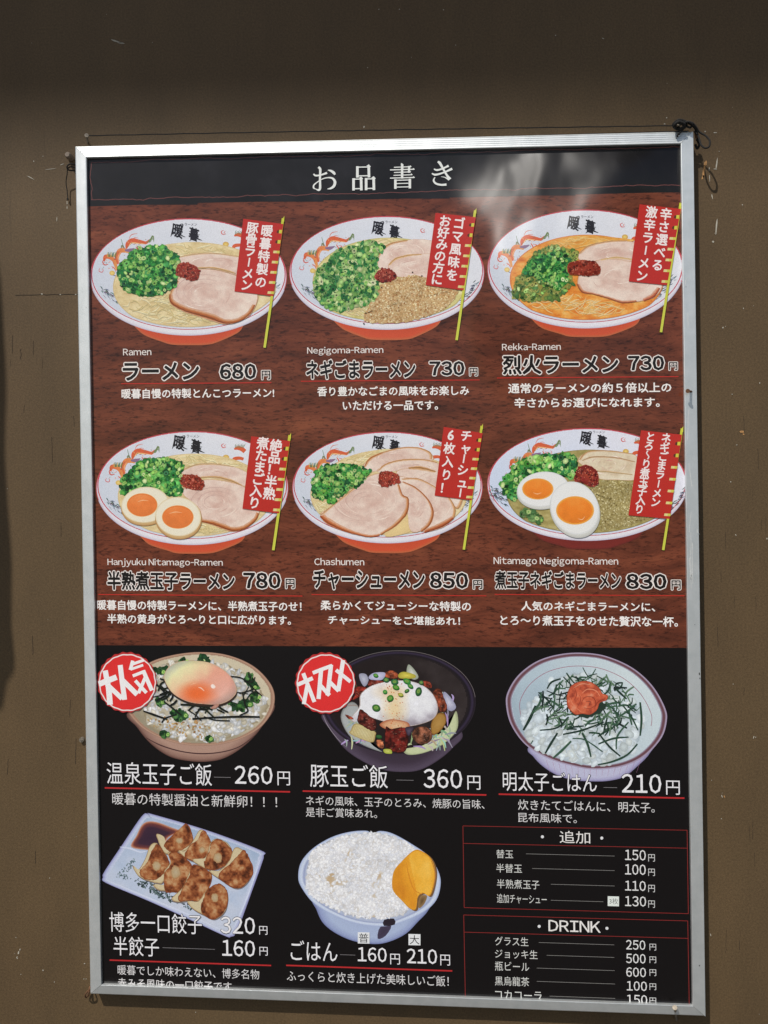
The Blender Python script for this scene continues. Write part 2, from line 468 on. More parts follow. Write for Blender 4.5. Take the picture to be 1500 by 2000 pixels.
        # neighbours never share a level: rank inside a coarse cell, interleaved over a 2 x 2 pattern of cells
        cell = size[1] * 2.45; ci = np.floor(q / cell).astype(int); cnt = {}; lev = np.zeros(n)
        for i in range(n):
            ky = (ci[i, 0], ci[i, 1]); r_ = cnt.get(ky, 0); cnt[ky] = r_ + 1; lev[i] = r_ * 4 + (ci[i, 0] % 2) * 2 + ci[i, 1] % 2
        sp_ = 2.4 if hole > 0 else 1.2
        z = s.z + DZ + lev * DZ * sp_
        fan = np.array([[i, (i + 1) % sides, sides] for i in range(sides)])
        def lay(rp, c_out, c_in, zz):
            P = np.concatenate([rp, rp.mean(1, keepdims=True)], 1).reshape(-1, 2)
            C = np.repeat(c_out[:, None, :], sides + 1, 1).copy(); C[:, -1, :] = c_in
            T = (fan[None] + (np.arange(n) * (sides + 1))[:, None, None]).reshape(-1, 3)
            s.raw(P, C.reshape(-1, 3), T, np.repeat(zz, sides + 1))
        lay(ringp(1.0, 0.16), cc * 0.80 if edge is None else cc * edge, cc * 1.1, z)
        if hole > 0:
            hc = np.tile(np.array(holec, float), (n, 1)) + R.normal(0, 10, (n, 1)) if holec is not None else cc * 0.45
            m = R.random(n) < 0.55
            rp = ringp(hole, 0.1); rp[~m] = rp[~m].mean(1, keepdims=True)
            lay(rp, hc, hc * 0.9, z + DZ * 1.2)
        s.z += (lev.max() + 1) * sp_ * DZ + DZ
    def build(s, name, parent, label=None, mat=None):
        V = np.concatenate(s.V); Z = np.concatenate(s.Z); C = lin_np(np.concatenate(s.C)) * GAIN; T = np.concatenate(s.T)
        Wd = unproject(V[:, 0], V[:, 1], PRINT); 
        # lies on the sheet: same ray point, a hair in front
        Wd[:, 1] = PRINT - Z
        return ink_mesh(name, Wd, T, C, parent, label, mat)
GAIN = 1.0
def ink_mesh(name, V, T, C, parent, label=None, mat=None):
    a, b, c = V[T[:, 0]], V[T[:, 1]], V[T[:, 2]]
    ny = (b[:, 2] - a[:, 2]) * (c[:, 0] - a[:, 0]) - (b[:, 0] - a[:, 0]) * (c[:, 2] - a[:, 2])
    fl = ny > 0; T = T.copy(); T[fl] = T[fl][:, [0, 2, 1]]
    ok = np.abs(ny) > 1e-14; T = T[ok]
    me = bpy.data.meshes.new(name)
    me.vertices.add(len(V)); me.vertices.foreach_set('co', (V - np.array(board.location)).astype(np.float32).ravel())
    me.loops.add(len(T) * 3); me.loops.foreach_set('vertex_index', T.astype(np.int32).ravel())
    me.polygons.add(len(T)); me.polygons.foreach_set('loop_start', np.arange(0, len(T) * 3, 3, dtype=np.int32))
    try: me.polygons.foreach_set('loop_total', np.full(len(T), 3, dtype=np.int32))
    except Exception: pass
    me.update(calc_edges=True)
    at = me.color_attributes.new('ink', 'FLOAT_COLOR', 'POINT')
    at.data.foreach_set('color', np.concatenate([C, np.ones((len(C), 1))], 1).astype(np.float32).ravel())
    me.materials.append(mat or M_INK)
    o = link(bpy.data.objects.new(name, me), parent)
    if label: o['label'] = label
    return o
def inside(poly, x, y):
    r = np.zeros(len(x), bool); n = len(poly); j = n - 1
    for i in range(n):
        xi, yi = poly[i]; xj, yj = poly[j]
        if yi != yj:
            c = ((yi > y) != (yj > y)) & (x < (xj - xi) * (y - yi) / (yj - yi) + xi); r ^= c
        j = i
    return r
_ng = {}
def vnoise(x, y, scale, seed=0, octv=3, rough=0.5):
    x = np.asarray(x, float) / scale; y = np.asarray(y, float) / scale; out = 0; amp = 1; tot = 0
    for o in range(octv):
        key = (seed, o)
        if key not in _ng: _ng[key] = np.random.default_rng(seed * 31 + o).random((64, 64))
        g_ = _ng[key]; xi = np.floor(x).astype(int); yi = np.floor(y).astype(int); fx = x - xi; fy = y - yi
        fx = fx * fx * (3 - 2 * fx); fy = fy * fy * (3 - 2 * fy)
        a = g_[xi % 64, yi % 64]; b = g_[(xi + 1) % 64, yi % 64]; c = g_[xi % 64, (yi + 1) % 64]; d = g_[(xi + 1) % 64, (yi + 1) % 64]
        out = out + amp * (a * (1 - fx) * (1 - fy) + b * fx * (1 - fy) + c * (1 - fx) * fy + d * fx * fy); tot += amp
        amp *= rough; x = x * 2 + 17.3; y = y * 2 + 5.1
    return out / tot
def ramp3(f, stops):
    f = np.asarray(f); xs = [a for a, _ in stops]
    return np.stack([np.interp(f, xs, [c[k] for _, c in stops]) for k in range(3)], -1)

# the sheet itself
WHITE = (226, 226, 228)
inn = [corners[k] + inner_dir[k] * (CW - 0.004) for k in range(4)]
sheet = None
def sheet_mesh():
    v = [(p[0] - board.location.x, PRINT - board.location.y, p[2] - board.location.z) for p in inn]
    v += [(a, b + 0.0004, c) for a, b, c in v]
    me = bpy.data.meshes.new('printed_sheet')
    me.from_pydata(v, [], [[3, 2, 1, 0], [4, 5, 6, 7], [0, 1, 5, 4], [1, 2, 6, 5], [2, 3, 7, 6], [3, 0, 4, 7]])
    me.update(); at = me.color_attributes.new('ink', 'FLOAT_COLOR', 'POINT')
    at.data.foreach_set('color', [*lin((13, 9, 10)), 1] * 8)
    me.materials.append(M_INK)
    o = link(bpy.data.objects.new('printed_sheet', me), board)
    return o
sheet = sheet_mesh()
PX = (0, 0)
def panel(name, pts, fn, step, z, label=None, mat=None):
    A = Art(PX, 1, z); A.z = z
    if fn is None: A.poly(pts, (100, 60, 40))
    else: A.field(pts, step, fn)
    return A.build(name, sheet, label, mat)
# wood grain field, black fields
panel('wood_grain_background', [(150, 395), (1345, 368), (1356, 1265.5), (165, 1260)], None, 0, 0.00006, 'red brown wood grain print behind the six bowls', M_WOOD)
def hdr(x, y):
    f = vnoise(x, y, 60, 3, 4, 0.6)
    return ramp3(f, [(0.2, (14, 11, 12)), (0.5, (22, 19, 20)), (0.8, (36, 34, 37))])
A = Art(PX, 1, 0.0001)
gx = [(150, 404), (400, 396), (700, 390), (1000, 383), (1345, 374.5)]
A.poly([(150, 290), (1345, 255)] + gx[::-1], (23, 20, 22))
A.field([(176, 308), (1330, 280), (1330, 374), (180, 402)], 6, hdr)
A.build('header_band', sheet, 'charcoal header strip with a mottled texture')
A = Art(PX, 1, 0.00012)
rr = random.Random(3)
def wob(x0, y0, x1, y1, n=170, amp=1.3):
    P = []; o = 0
    for i in range(n + 1):
        t = i / n; o = 0.75 * o + rr.gauss(0, amp * 0.6)
        P.append((x0 + (x1 - x0) * t + (o if abs(y1 - y0) > abs(x1 - x0) else 0), y0 + (y1 - y0) * t + (0 if abs(y1 - y0) > abs(x1 - x0) else o)))
    return P
for q in ((178, 317, 1332, 287), (178, 391, 1332, 361)): A.stroke(wob(*q), 1.3, (112, 66, 62), smooth=False)
A.stroke(wob(178, 317, 179, 391, 20), 1.3, (112, 66, 62), smooth=False)
A.build('header_border_line', sheet, 'thin wavy reddish line round the header')

# ------------------------------------------------------------------ lettering
_gc = {}
def glyph(s_, bold=0.0):
    k = (s_, bold)
    if k in _gc: return _gc[k]
    if s_ != '6' and all(0x20 <= ord(c_) < 0x7f for c_ in s_):
        # western lettering: the CJK face's wide forms set close together
        Vs, Ts, x, n = [], [], 0.0, 0
        for c_ in s_:
            if c_ == ' ': x += 0.24; continue
            V, T = glyph(chr(ord(c_) + 0xFEE0), 0.0); V = V.copy(); V[:, 0] -= V[:, 0].min()
            if c_ == '-': V[:, 0] *= 0.5; V[:, 1] += 0.03
            if c_ == 'j': x -= 0.13
            V[:, 0] += x; x = V[:, 0].max() + (0.085 if c_.isalpha() or c_ == '-' else 0.10)
            Vs.append(V); Ts.append(T + n); n += len(V)
        _gc[k] = (np.concatenate(Vs), np.concatenate(Ts)); return _gc[k]
    cu = bpy.data.curves.new('lettering', 'FONT'); cu.body = s_; cu.size = 1; cu.resolution_u = 2; cu.offset = bold
    o = bpy.data.objects.new('lettering', cu); col.objects.link(o)
    dg = bpy.context.evaluated_depsgraph_get(); dg.update()
    oe = o.evaluated_get(dg); me = oe.to_mesh(); me.calc_loop_triangles()
    V = np.empty(len(me.vertices) * 3); me.vertices.foreach_get('co', V); V = V.reshape(-1, 3)[:, :2].copy()
    T = np.empty(len(me.loop_triangles) * 3, int); me.loop_triangles.foreach_get('vertices', T); T = T.reshape(-1, 3).copy()
    oe.to_mesh_clear(); bpy.data.objects.remove(o); bpy.data.curves.remove(cu)
    V[:, 1] *= -1
    _gc[k] = (V, T); return V, T
def slopes(px, py):
    p = unproject(np.array([px]), np.array([py]), PRINT)[0]
    a = proj(p + e_u * 0.01); b = proj(p - e_u * 0.01); c = proj(p + e_v * 0.01); d = proj(p - e_v * 0.01)
    return (a[1] - b[1]) / (a[0] - b[0]), (c[0] - d[0]) / (c[1] - d[1])
def put(A, s_, x0, x1, y0, y1, c, bold=0.0, ref=None, z=None):
    """lettering fitted to the box x0..x1, y0..y1 (measured at its middle column); bold thickens the strokes"""
    neg = min(bold, 0.0); r = max(bold, 0.0)
    V, T = glyph(s_, neg)
    mn, mx = V.min(0), V.max(0); half = (mx - mn) / 2 + r
    cx, cy = (x0 + x1) / 2, (y0 + y1) / 2
    su, sv = slopes(*A.px((cx, cy)))
    K = 0 if r == 0 else (8 if r < 0.03 else 14)
    offs = [(0, 0)] + [(r * math.cos(2 * math.pi * k / K), r * math.sin(2 * math.pi * k / K)) for k in range(K)]
    for ox, oy in offs:
        q = (V + (ox, oy) - (mn + mx) / 2) / (2 * half) * np.array([x1 - x0, y1 - y0])
        P = np.stack([cx + q[:, 0] + q[:, 1] * sv, cy + q[:, 1] + q[:, 0] * su], 1)
        A.raw(P, c, T, z)
def text(view, s_, x0, x1, y0, y1, c=(235, 232, 228), bold=0.0, outline=None, name='caption', label=None, oc=(240, 232, 226), ow=0.052, z=0.0003):
    A = Art(view[:2], view[2], z)
    if outline:
        put(A, s_, x0, x1, y0, y1, oc, bold + ow); A.z += 4e-6
        V = glyph(s_, 0.0)[0]; sp = V.max(0) - V.min(0) + 2 * (bold + ow)
        ix = (x1 - x0) / sp[0] * ow; iy = (y1 - y0) / sp[1] * ow
        put(A, s_, x0 + ix, x1 - ix, y0 + iy, y1 - iy, c, bold)
    else: put(A, s_, x0, x1, y0, y1, c, bold)
    return A.build(name, sheet, label)
def text_on_dark(view, s_, x0, x1, y0, y1, bold=0.0, name='caption', label=None, halo=True):
    A = Art(view[:2], view[2], 0.0008)
    if halo: put(A, s_, x0 - 4, x1 + 4, y0 - 4, y1 + 4, (14, 10, 12), 0.022); A.z += 4e-6
    put(A, s_, x0, x1, y0, y1, (235, 233, 236), bold)
    return A.build(name, sheet, label)
def rule(view, x0, x1, y, w, c, name='rule_line', label=None, A=None, z=0.0003):
    own = A is None
    if own: A = Art(view[:2], view[2], z)
    xm = (x0 + x1) / 2; su, sv = slopes(*A.px((xm, y)))
    h = w / 2; l = x0 - xm
    A.poly([(x0, y + l * su - h), (x1, y - l * su - h), (x1, y - l * su + h), (x0, y + l * su + h)], c)
    if own: return A.build(name, sheet, label)
V = dict(A1=(170, 400, 3.6585), A2=(550, 390, 3.6585), A3=(940, 380, 3.6585), B1=(170, 820, 3.4884), B2=(560, 820, 3.75), B3=(940, 820, 3.6585),
         C1=(180, 1250, 3.75), C2=(560, 1250, 3.75), C3=(950, 1250, 3.75), D1=(190, 1580, 4.054), D2=(540, 1600, 3.947), D3=(890, 1590, 3.1915), H=(560, 290, 3.75))
BLK = (26, 22, 21)
def dish_text(v, rom, rb, nm, nb, pr, pb, yb, ln, caps, eng):
    v = V[v]
    text(v, rom, *rb, (238, 228, 222), 0.008, name='romanised_name', label='small white roman lettering naming the ' + eng)
    text(v, nm, *nb, BLK, 0.032, outline=True, name='dish_name', label='black Japanese name of the ' + eng + ' with a white outline')
    text(v, pr, *pb, BLK, 0.034, outline=True, name='price', label='outlined price ' + pr, ow=0.05)
    text(v, '円', *yb, BLK, 0.022, outline=True, name='yen_sign', ow=0.07)
    rule(v, *ln, 6.5, (190, 50, 40), label='red line under the ' + eng)
    for s_, a, b, c_, d in caps:
        text(v, s_, a, b, c_, d, (243, 238, 234), 0.020, name='caption', label='white Japanese caption about the ' + eng)
dish_text('A1', 'Ramen', (258, 460, 1028, 1076), 'ラーメン', (248, 810, 1118, 1264), '680', (941, 1217, 1128, 1254), (1243, 1315, 1180, 1254), (245, 1318, 1275),
          [('暖暮自慢の特製とんこつラーメン!', 247, 1338, 1312, 1382)], 'plain ramen')
dish_text('A2', 'Negigoma-Ramen', (183, 727, 1050, 1112), 'ネギごまラーメン', (170, 962, 1134, 1288), '730', (1050, 1314, 1147, 1264), (1338, 1405, 1198, 1264), (138, 1415, 1293),
          [('香り豊かなごまの風味をお楽しみ', 255, 1340, 1332, 1402), ('いただける一品です。', 437, 1118, 1437, 1505)], 'sesame and leek ramen')
dish_text('A3', 'Rekka-Ramen', (148, 568, 1062, 1112), '烈火ラーメン', (146, 987, 1138, 1292), '730', (1042, 1314, 1144, 1264), (1336, 1406, 1193, 1260), (112, 1408, 1306),
          [('通常のラーメンの約５倍以上の', 192, 1358, 1345, 1418), ('辛さからお選びになれます。', 235, 1275, 1450, 1522)], 'spicy red ramen')
dish_text('B1', 'Hanjyuku Nitamago-Ramen', (140, 925, 945, 1005), '半熟煮玉子ラーメン', (133, 1012, 1026, 1168), '780', (1058, 1327, 1033, 1157), (1348, 1420, 1078, 1154), (78, 1468, 1195),
          [('暖暮自慢の特製ラーメンに、半熟煮玉子のせ！', 68, 1462, 1232, 1300), ('半熟の黄身がとろ～りと口に広がります。', 138, 1390, 1327, 1393)], 'soft egg ramen')
dish_text('B2', 'Chashumen', (202, 568, 1012, 1065), 'チャーシューメン', (188, 1017, 1094, 1252), '850', (1040, 1337, 1110, 1243), (1360, 1439, 1168, 1245), (182, 1462, 1284),
          [('柔らかくてジューシーな特製の', 248, 1350, 1326, 1398), ('チャーシューをご堪能あれ！', 302, 1270, 1436, 1502)], 'sliced pork ramen')
dish_text('B3', 'Nitamago Negigoma-Ramen', (88, 978, 980, 1048), '煮玉子ネギごまラーメン', (93, 1002, 1073, 1217), '830', (1026, 1332, 1092, 1217), (1353, 1430, 1141, 1220), (95, 1452, 1252),
          [('人気のネギごまラーメンに、', 285, 1242, 1298, 1368), ('とろ～り煮玉子をのせた贅沢な一杯。', 135, 1405, 1400, 1474)], 'egg and sesame ramen')
RED = (186, 44, 46)
def side_text(v, nm, nb, thin, prs, ln, caps, eng, lw=11):
    v = V[v]
    text_on_dark(v, nm, *nb, 0.0, name='dish_name', label='white Japanese name of the ' + eng)
    if thin: rule(v, *thin, 2.4, (150, 146, 148), name='leader_line')
    for p_, pb, yb in prs:
        text_on_dark(v, p_, *pb, 0.008, name='price', label='white price ' + p_)
        text_on_dark(v, '円', *yb, 0.0, name='yen_sign')
    rule(v, *ln, lw, RED, label='red line under the ' + eng)
    for s_, a, b, c_, d in caps:
        text(v, s_, a, b, c_, d, (220, 217, 217), 0.0, name='caption', label='white Japanese caption about the ' + eng)
side_text('C1', '温泉玉子ご飯', (108, 878, 898, 1060), (892, 1015, 1005), [('260', (1045, 1322, 920, 1055), (1358, 1450, 962, 1063))], (93, 1450, 1097),
          [('暖暮の特製醤油と新鮮卵！！！', 148, 1355, 1130, 1218)], 'hot spring egg rice bowl')
side_text('C2', '豚玉ご飯', (172, 740, 910, 1080), (803, 930, 1026), [('360', (1002, 1285, 944, 1085), (1323, 1418, 992, 1095))], (117, 1462, 1120),
          [('ネギの風味、玉子のとろみ、焼豚の旨味、', 140, 1448, 1153, 1224), ('是非ご賞味あれ。', 140, 662, 1230, 1300)], 'pork and egg rice bowl')
side_text('C3', '明太子ごはん', (120, 808, 968, 1110), (858, 957, 1080), [('210', (990, 1280, 980, 1120), (1315, 1415, 1028, 1132))], (90, 1450, 1143),
          [('炊きたてごはんに、明太子。', 232, 1232, 1178, 1255), ('昆布風味で。', 232, 662, 1268, 1338)], 'cod roe rice bowl')
side_text('D1', '博多一口餃子', (98, 830, 822, 980), None, [('320', (978, 1250, 852, 987), (1283, 1348, 925, 993))], (98, 1377, 1217),
          [('暖暮でしか味わえない、博多名物', 162, 1283, 1252, 1330), ('赤みそ風味の一口餃子です。', 162, 1095, 1352, 1432)], 'dumpling plate')
text_on_dark(V['D1'], '半餃子', 130, 490, 1010, 1162, name='dish_name', label='white Japanese name of the half portion of dumplings')
rule(V['D1'], 518, 932, 1104, 2.4, (150, 146, 148), name='leader_line')
text_on_dark(V['D1'], '160', 990, 1250, 1035, 1165, 0.008, name='price', label='white price 160 of the half dumplings')
text_on_dark(V['D1'], '円', 1285, 1350, 1090, 1158, name='yen_sign')
side_text('D2', 'ごはん', (110, 470, 935, 1088), (490, 608, 1045), [('160', (627, 850, 985, 1097), (877, 952, 1035, 1117)), ('210', (1005, 1238, 997, 1112), (1263, 1338, 1042, 1125))],
          (75, 1355, 1147), [('ふっくらと炊き上げた美味しいご飯！', 80, 1328, 1186, 1268)], 'plain rice bowl')
for ch, x0, x1, y0, y1 in (('普', 627, 718, 868, 955), ('大', 1018, 1110, 882, 968)):
    A = Art(*[V['D2'][:2], V['D2'][2]], 0.0008)
    A.poly([(x0, y0), (x1, y0 + 2), (x1, y1 + 2), (x0, y1)], (228, 230, 232)); A.z += 4e-6
    put(A, ch, x0 + 9, x1 - 9, y0 + 10, y1 - 6, (30, 28, 30), 0.0)
    A.build('size_box', sheet, 'small white square with one black character')

# tables of extras and drinks
v = V['D3']
A = Art(v[:2], v[2], 0.0003)
RL = (142, 46, 44)
def ln(a, b): A.stroke([a, b], 3.4, RL, smooth=False)
for a, b in (((45, 73), (1442, 100)), ((1442, 100), (1450, 620)), ((1450, 620), (53, 582)), ((53, 582), (45, 73)), ((46, 182), (1443, 212))): ln(a, b)
A.build('table_frame', sheet, 'thin red frame round the extras list')
A = Art(v[:2], v[2], 0.0003)
for a, b in (((50, 628), (1446, 665)), ((1446, 665), (1456, 1215)), ((50, 628), (61, 1180)), ((51, 735), (1447, 774))): ln(a, b)
A.build('table_frame', sheet, 'thin red frame round the drinks list')
def dots(ps):
    for x, y in ps:
        A = Art(v[:2], v[2], 0.0008); A.ell(x, y, 9.5, 9.5, (226, 226, 228), n=20); A.build('bullet_dot', sheet)
text(v, '追加', 648, 838, 105, 182, name='table_title', label='white title of the extras list'); dots([(540, 140), (910, 148)])
text(v, 'DRINK', 578, 903, 664, 734, bold=0.008, name='table_title', label='white title DRINK'); dots([(520, 698), (942, 710)])
rows = [('替玉', 253, 358, 222, 275, 438, 990, 254, '150', 1055, 1185, 222, 288, 250, 295), ('半替玉', 253, 413, 310, 365, 477, 990, 345, '100', 1055, 1185, 312, 378, 340, 385),
        ('半熟煮玉子', 257, 522, 408, 465, 593, 990, 442, '110', 1055, 1185, 415, 478, 441, 486), ('追加チャーシュー', 257, 567, 500, 557, 593, 920, 541, '130', 1055, 1187, 511, 575, 538, 583),
        ('グラス生', 245, 453, 765, 820, 518, 988, 807, '250', 1062, 1182, 785, 845, 808, 849), ('ジョッキ生', 245, 510, 845, 900, 567, 988, 886, '500', 1062, 1184, 870, 930, 887, 928),
        ('瓶ビール', 245, 458, 920, 978, 505, 990, 967, '600', 1062, 1186, 955, 1015, 967, 1008), ('黒烏龍茶', 245, 458, 1013, 1070, 505, 993, 1050, '100', 1066, 1192, 1041, 1101, 1055, 1096),
        ('コカコーラ', 245, 535, 1100, 1157, 585, 993, 1141, '150', 1066, 1194, 1126, 1186, 1143, 1184)]
for nm, a, b, c_, d, l0, l1, ly, pr, p0, p1, q0, q1, r0, r1 in rows:
    text(v, nm, a, b, c_, d, (216, 216, 212), 0.0, name='item_name', label='white Japanese item name in the price table')
    rule(v, l0, l1, ly, 2.0, (150, 148, 144), name='leader_line')
    text(v, pr, p0, p1, q0, q1, (228, 227, 226), 0.006, name='price', label='small white price ' + pr)
    yx = 1200 if q0 < 600 else 1208
    text(v, '円', yx, yx + 41, r0, r1, (214, 213, 212), 0.0, name='yen_sign')
A = Art(v[:2], v[2], 0.0008)
A.poly([(947, 510), (1017, 512), (1017, 573), (947, 571)], (228, 234, 228)); A.z += 4e-6
put(A, '3枚', 957, 1012, 523, 560, (110, 112, 110)); A.build('size_box', sheet, 'small white box reading three slices')

# header title in a brush serif style
A = Art(V['H'][:2], V['H'][2], 0.0008); Wt = (232, 234, 230)
def S(pts, w, smooth=True): A.stroke(pts, w, Wt, smooth=smooth)
def done(k):
    global A
    A.build('heading_character', sheet, k + ' white character of the menu heading in brush style'); A = Art(V['H'][:2], V['H'][2], 0.0008)
S([(197, 188), (212, 200), (250, 196), (296, 180)], [10, 13, 11, 16]); S([(232, 138), (246, 156), (244, 220), (245, 290), (234, 306), (212, 298)], [16, 18, 15, 17, 16, 3])
S([(212, 298), (198, 290), (200, 270), (225, 248), (262, 225), (305, 215), (338, 222), (354, 248), (345, 278), (322, 294), (298, 298)], [6, 12, 11, 8, 7, 9, 15, 20, 19, 14, 3])
S([(302, 160), (325, 166), (345, 180), (354, 194)], [5, 16, 20, 12])
done('first')
for (x0, x1, y0, y1) in ((508, 612, 132, 212), (480, 556, 220, 306), (572, 648, 218, 304)):
    sl = -0.02 * (x1 - x0)
    S([(x0 + 10, y0), (x0 + 10, y1 + 3)], 19, False); S([(x1 - 11, y0 + sl), (x1 - 9, y1 + sl + 4)], 19, False)
    S([(x0 + 4, y0 + 7), (x1 - 4, y0 + 7 + sl)], 8, False); S([(x0 + 4, y1 - 9), (x1 - 4, y1 - 9 + sl)], 8, False)
    S([(x1 - 26, y0 + sl), (x1 - 12, y0 - 6 + sl), (x1 + 3, y0 + 6 + sl)], [4, 12, 4], False)
done('second')
S([(838, 112), (846, 120), (845, 222)], [10, 18, 17], False)
for x0, x1, y, w in ((786, 912, 138, 7), (757, 935, 157, 8), (786, 908, 176, 7), (783, 920, 197, 7), (757, 936, 217, 8)): S([(x0, y + 2), (x1, y - 3)], w, False); S([(x1 - 16, y - 2), (x1 - 6, y - 8), (x1 + 2, y - 2)], [2, 9, 2], False)
S([(896, 130), (896, 180)], 16, False)
S([(796, 228), (796, 298)], 18, False); S([(902, 224), (902, 294)], 18, False)
for y in (234, 258, 284): S([(790, y + 1), (906, y - 2)], 7, False)
done('third')
S([(1078, 152), (1100, 160), (1140, 150), (1186, 128)], [8, 14, 11, 17]); S([(1063, 184), (1090, 194), (1150, 178), (1212, 150)], [8, 15, 11, 18])
S([(1106, 98), (1122, 110), (1145, 150), (1172, 196), (1196, 228)], [14, 20, 15, 15, 24]); S([(1190, 232), (1160, 214), (1130, 208)], [14, 7, 2])
S([(1086, 212), (1076, 236), (1092, 258), (1130, 268), (1170, 266)], [6, 13, 14, 14, 17])
done('fourth')

# red round stamps
def stamp(v, cx, cy, r, strokes, label, k_=1.14):
    A = Art(v[:2], v[2], 0.00125)
    t = np.linspace(0, 2 * np.pi, 160, endpoint=False)
    A.blob(np.stack([cx + (r + 4 * np.cos(t * 22)) * np.cos(t), cy + (r + 4 * np.cos(t * 22)) * np.sin(t) * 1.02], 1), [(1, (178, 46, 46)), (0.9, (200, 42, 44)), (0, (206, 44, 46))], smooth=False, center=(cx, cy))
    t = np.linspace(0, 2 * np.pi, 200)
    for rr_, w, c_ in ((r * 0.945, 9, (236, 222, 220)),):
        q = rr_ * (1 + 0.008 * np.cos(t * 18)); A.stroke(np.stack([cx + 3 + q * np.cos(t), cy + 2 + q * np.sin(t)], 1), w, c_, smooth=False)
    q = r * 0.915 * (1 + 0.006 * np.cos(t * 18))
    A.blob(np.stack([cx + 3 + q * np.cos(t), cy + 2 + q * np.sin(t)], 1)[:-1], [(1, (222, 50, 50)), (0, (226, 54, 52))], smooth=False, center=(cx, cy))
    for pts, w in strokes: A.stroke(pts, w * k_, (240, 238, 238), smooth=False)
    A.build('round_stamp', sheet, label)
stamp(V['C1'], 257, 308, 216, [([(52, 322), (182, 270)], 36), ([(98, 222), (122, 345)], 34), ([(122, 330), (134, 472)], 36), ([(118, 330), (222, 428)], 30),
      ([(208, 182), (222, 300), (240, 436)], 32), ([(222, 290), (332, 398)], 32),
      ([(300, 150), (282, 218)], 22), ([(292, 178), (380, 146)], 18), ([(284, 214), (376, 182)], 16), ([(300, 262), (386, 228)], 20), ([(376, 222), (440, 368)], 26), ([(318, 296), (400, 385)], 22), ([(392, 272), (342, 388)], 22)],
      'round red stamp with bold white characters over the egg rice bowl')
stamp(V['C2'], 284, 314, 220, [([(80, 326), (192, 278)], 30), ([(122, 242), (204, 452)], 30), ([(152, 330), (126, 468)], 30),
      ([(192, 240), (262, 212)], 28), ([(254, 206), (234, 430)], 32), ([(240, 322), (314, 404)], 30),
      ([(262, 212), (334, 186)], 28), ([(326, 180), (300, 404)], 32), ([(310, 300), (382, 372)], 30), ([(414, 146), (378, 372)], 32), ([(362, 218), (468, 304)], 28)],
      'round red stamp with bold white characters over the pork rice bowl', 0.95)

# flags printed over the bowls
def flag(v, Q, pole, right, left, label):
    A = Art(v[:2], v[2], 0.00125); Q = [np.array(q, float) for q in Q]
    p0, p1 = np.array(pole[0], float), np.array(pole[1], float)
    A.stroke([p0, p1], 18, (196, 196, 60), smooth=False, c2=(204, 206, 78))
    d = (p1 - p0) / np.linalg.norm(p1 - p0)
    A.poly([p0 + (-9, 16), p0 + (9, -16), p0 + (8, 24), p0 + (-8, 24)], (205, 205, 70))
    A.poly(Q, (186, 45, 38)); A.z += 1e-6
    n = 7; a, b = Q[1], Q[2]
    for i in range(n):
        t = (i + 0.75) / (n + 0.1); c = a + (b - a) * t
        if i < 2: A.poly([c + (-22, -13), c + (-2, -13), c + (-5, 12), c + (-25, 12)], (206, 200, 70)); A.poly([c + (-38, -8), c + (-22, -13), c + (-25, 12), c + (-40, 8)], (86, 46, 30))
        else: A.poly([c + (-42, -10), c + (3, -8), c + (0, 10), c + (-46, 8)], (222, 208, 140)); A.poly([c + (-18, -9), c + (3, -8), c + (0, 10), c + (-20, 9)], (206, 198, 84))
    A.z += 4e-6
    for s_, c0, c1 in (right, left):
        c0 = np.array(c0, float); c1 = np.array(c1, float); m = len(s_)
        wgt = [0.0]; 
        step = np.linalg.norm(c1 - c0) / (m - 1)
        size = min(step * 1.12, 88)
        sh_ = 0.13
        for i, ch in enumerate(s_):
            c = c0 + (c1 - c0) * i / (m - 1)
            if ch == 'ー':
                A.stroke([c + (5, -size * 0.36), c + (-5, size * 0.36)], size * 0.12, (238, 226, 224), smooth=False); continue
            if ch == '～':
                A.stroke([c + (2, -size * .4), c + (-8, -size * .2), c + (0, 0), c + (8, size * .2), c + (-2, size * .42)], size * 0.11, (238, 226, 224)); continue
            Vg, T = glyph(ch); em = np.array([0.5, -0.38]); k = size
            if ch in 'ャュ': em = np.array([0.42, -0.46])
            if ch == '6': em = np.array([0.25, -0.35]); k = size * 1.15
            for w_ in range(9):
                o_ = (0, 0) if w_ == 8 else (0.026 * math.cos(w_ * math.pi / 4), 0.026 * math.sin(w_ * math.pi / 4))
                q = (Vg + o_ - em) * np.array([k * 0.98, k])
                A.raw(np.stack([c[0] + q[:, 0] - q[:, 1] * sh_, c[1] + q[:, 1] + q[:, 0] * 0.10], 1), (240, 228, 226), T)
    A.build('flag_print', sheet, label)
flag(V['A1'], [(1118, 102), (1404, 140), (1332, 655), (1055, 620)], [(1402, 98), (1270, 1022)], ('暖暮特製の', (1287, 187), (1243, 553)), ('豚骨ラーメン', (1184, 168), (1142, 575)), 'red flag print with white characters over the plain ramen')
flag(V['A2'], [(1100, 97), (1388, 128), (1300, 650), (1030, 612)], [(1383, 78), (1250, 1005)], ('ゴマ風味を', (1268, 170), (1218, 540)), ('お好みの方に', (1168, 155), (1110, 570)), 'red flag print with white characters over the sesame ramen')
flag(V['A3'], [(1130, 72), (1425, 105), (1326, 650), (1052, 622)], [(1423, 62), (1282, 985)], ('辛さ選べる', (1318, 142), (1258, 505)), ('激辛ラーメン', (1215, 128), (1146, 582)), 'red flag print with white characters over the spicy ramen')
flag(V['B1'], [(1120, 112), (1385, 145), (1310, 638), (1060, 605)], [(1382, 105), (1270, 888)], ('絶品！半熟', (1290, 175), (1243, 502)), ('煮たまご入り', (1200, 160), (1143, 565)), 'red flag print with white characters over the egg ramen')
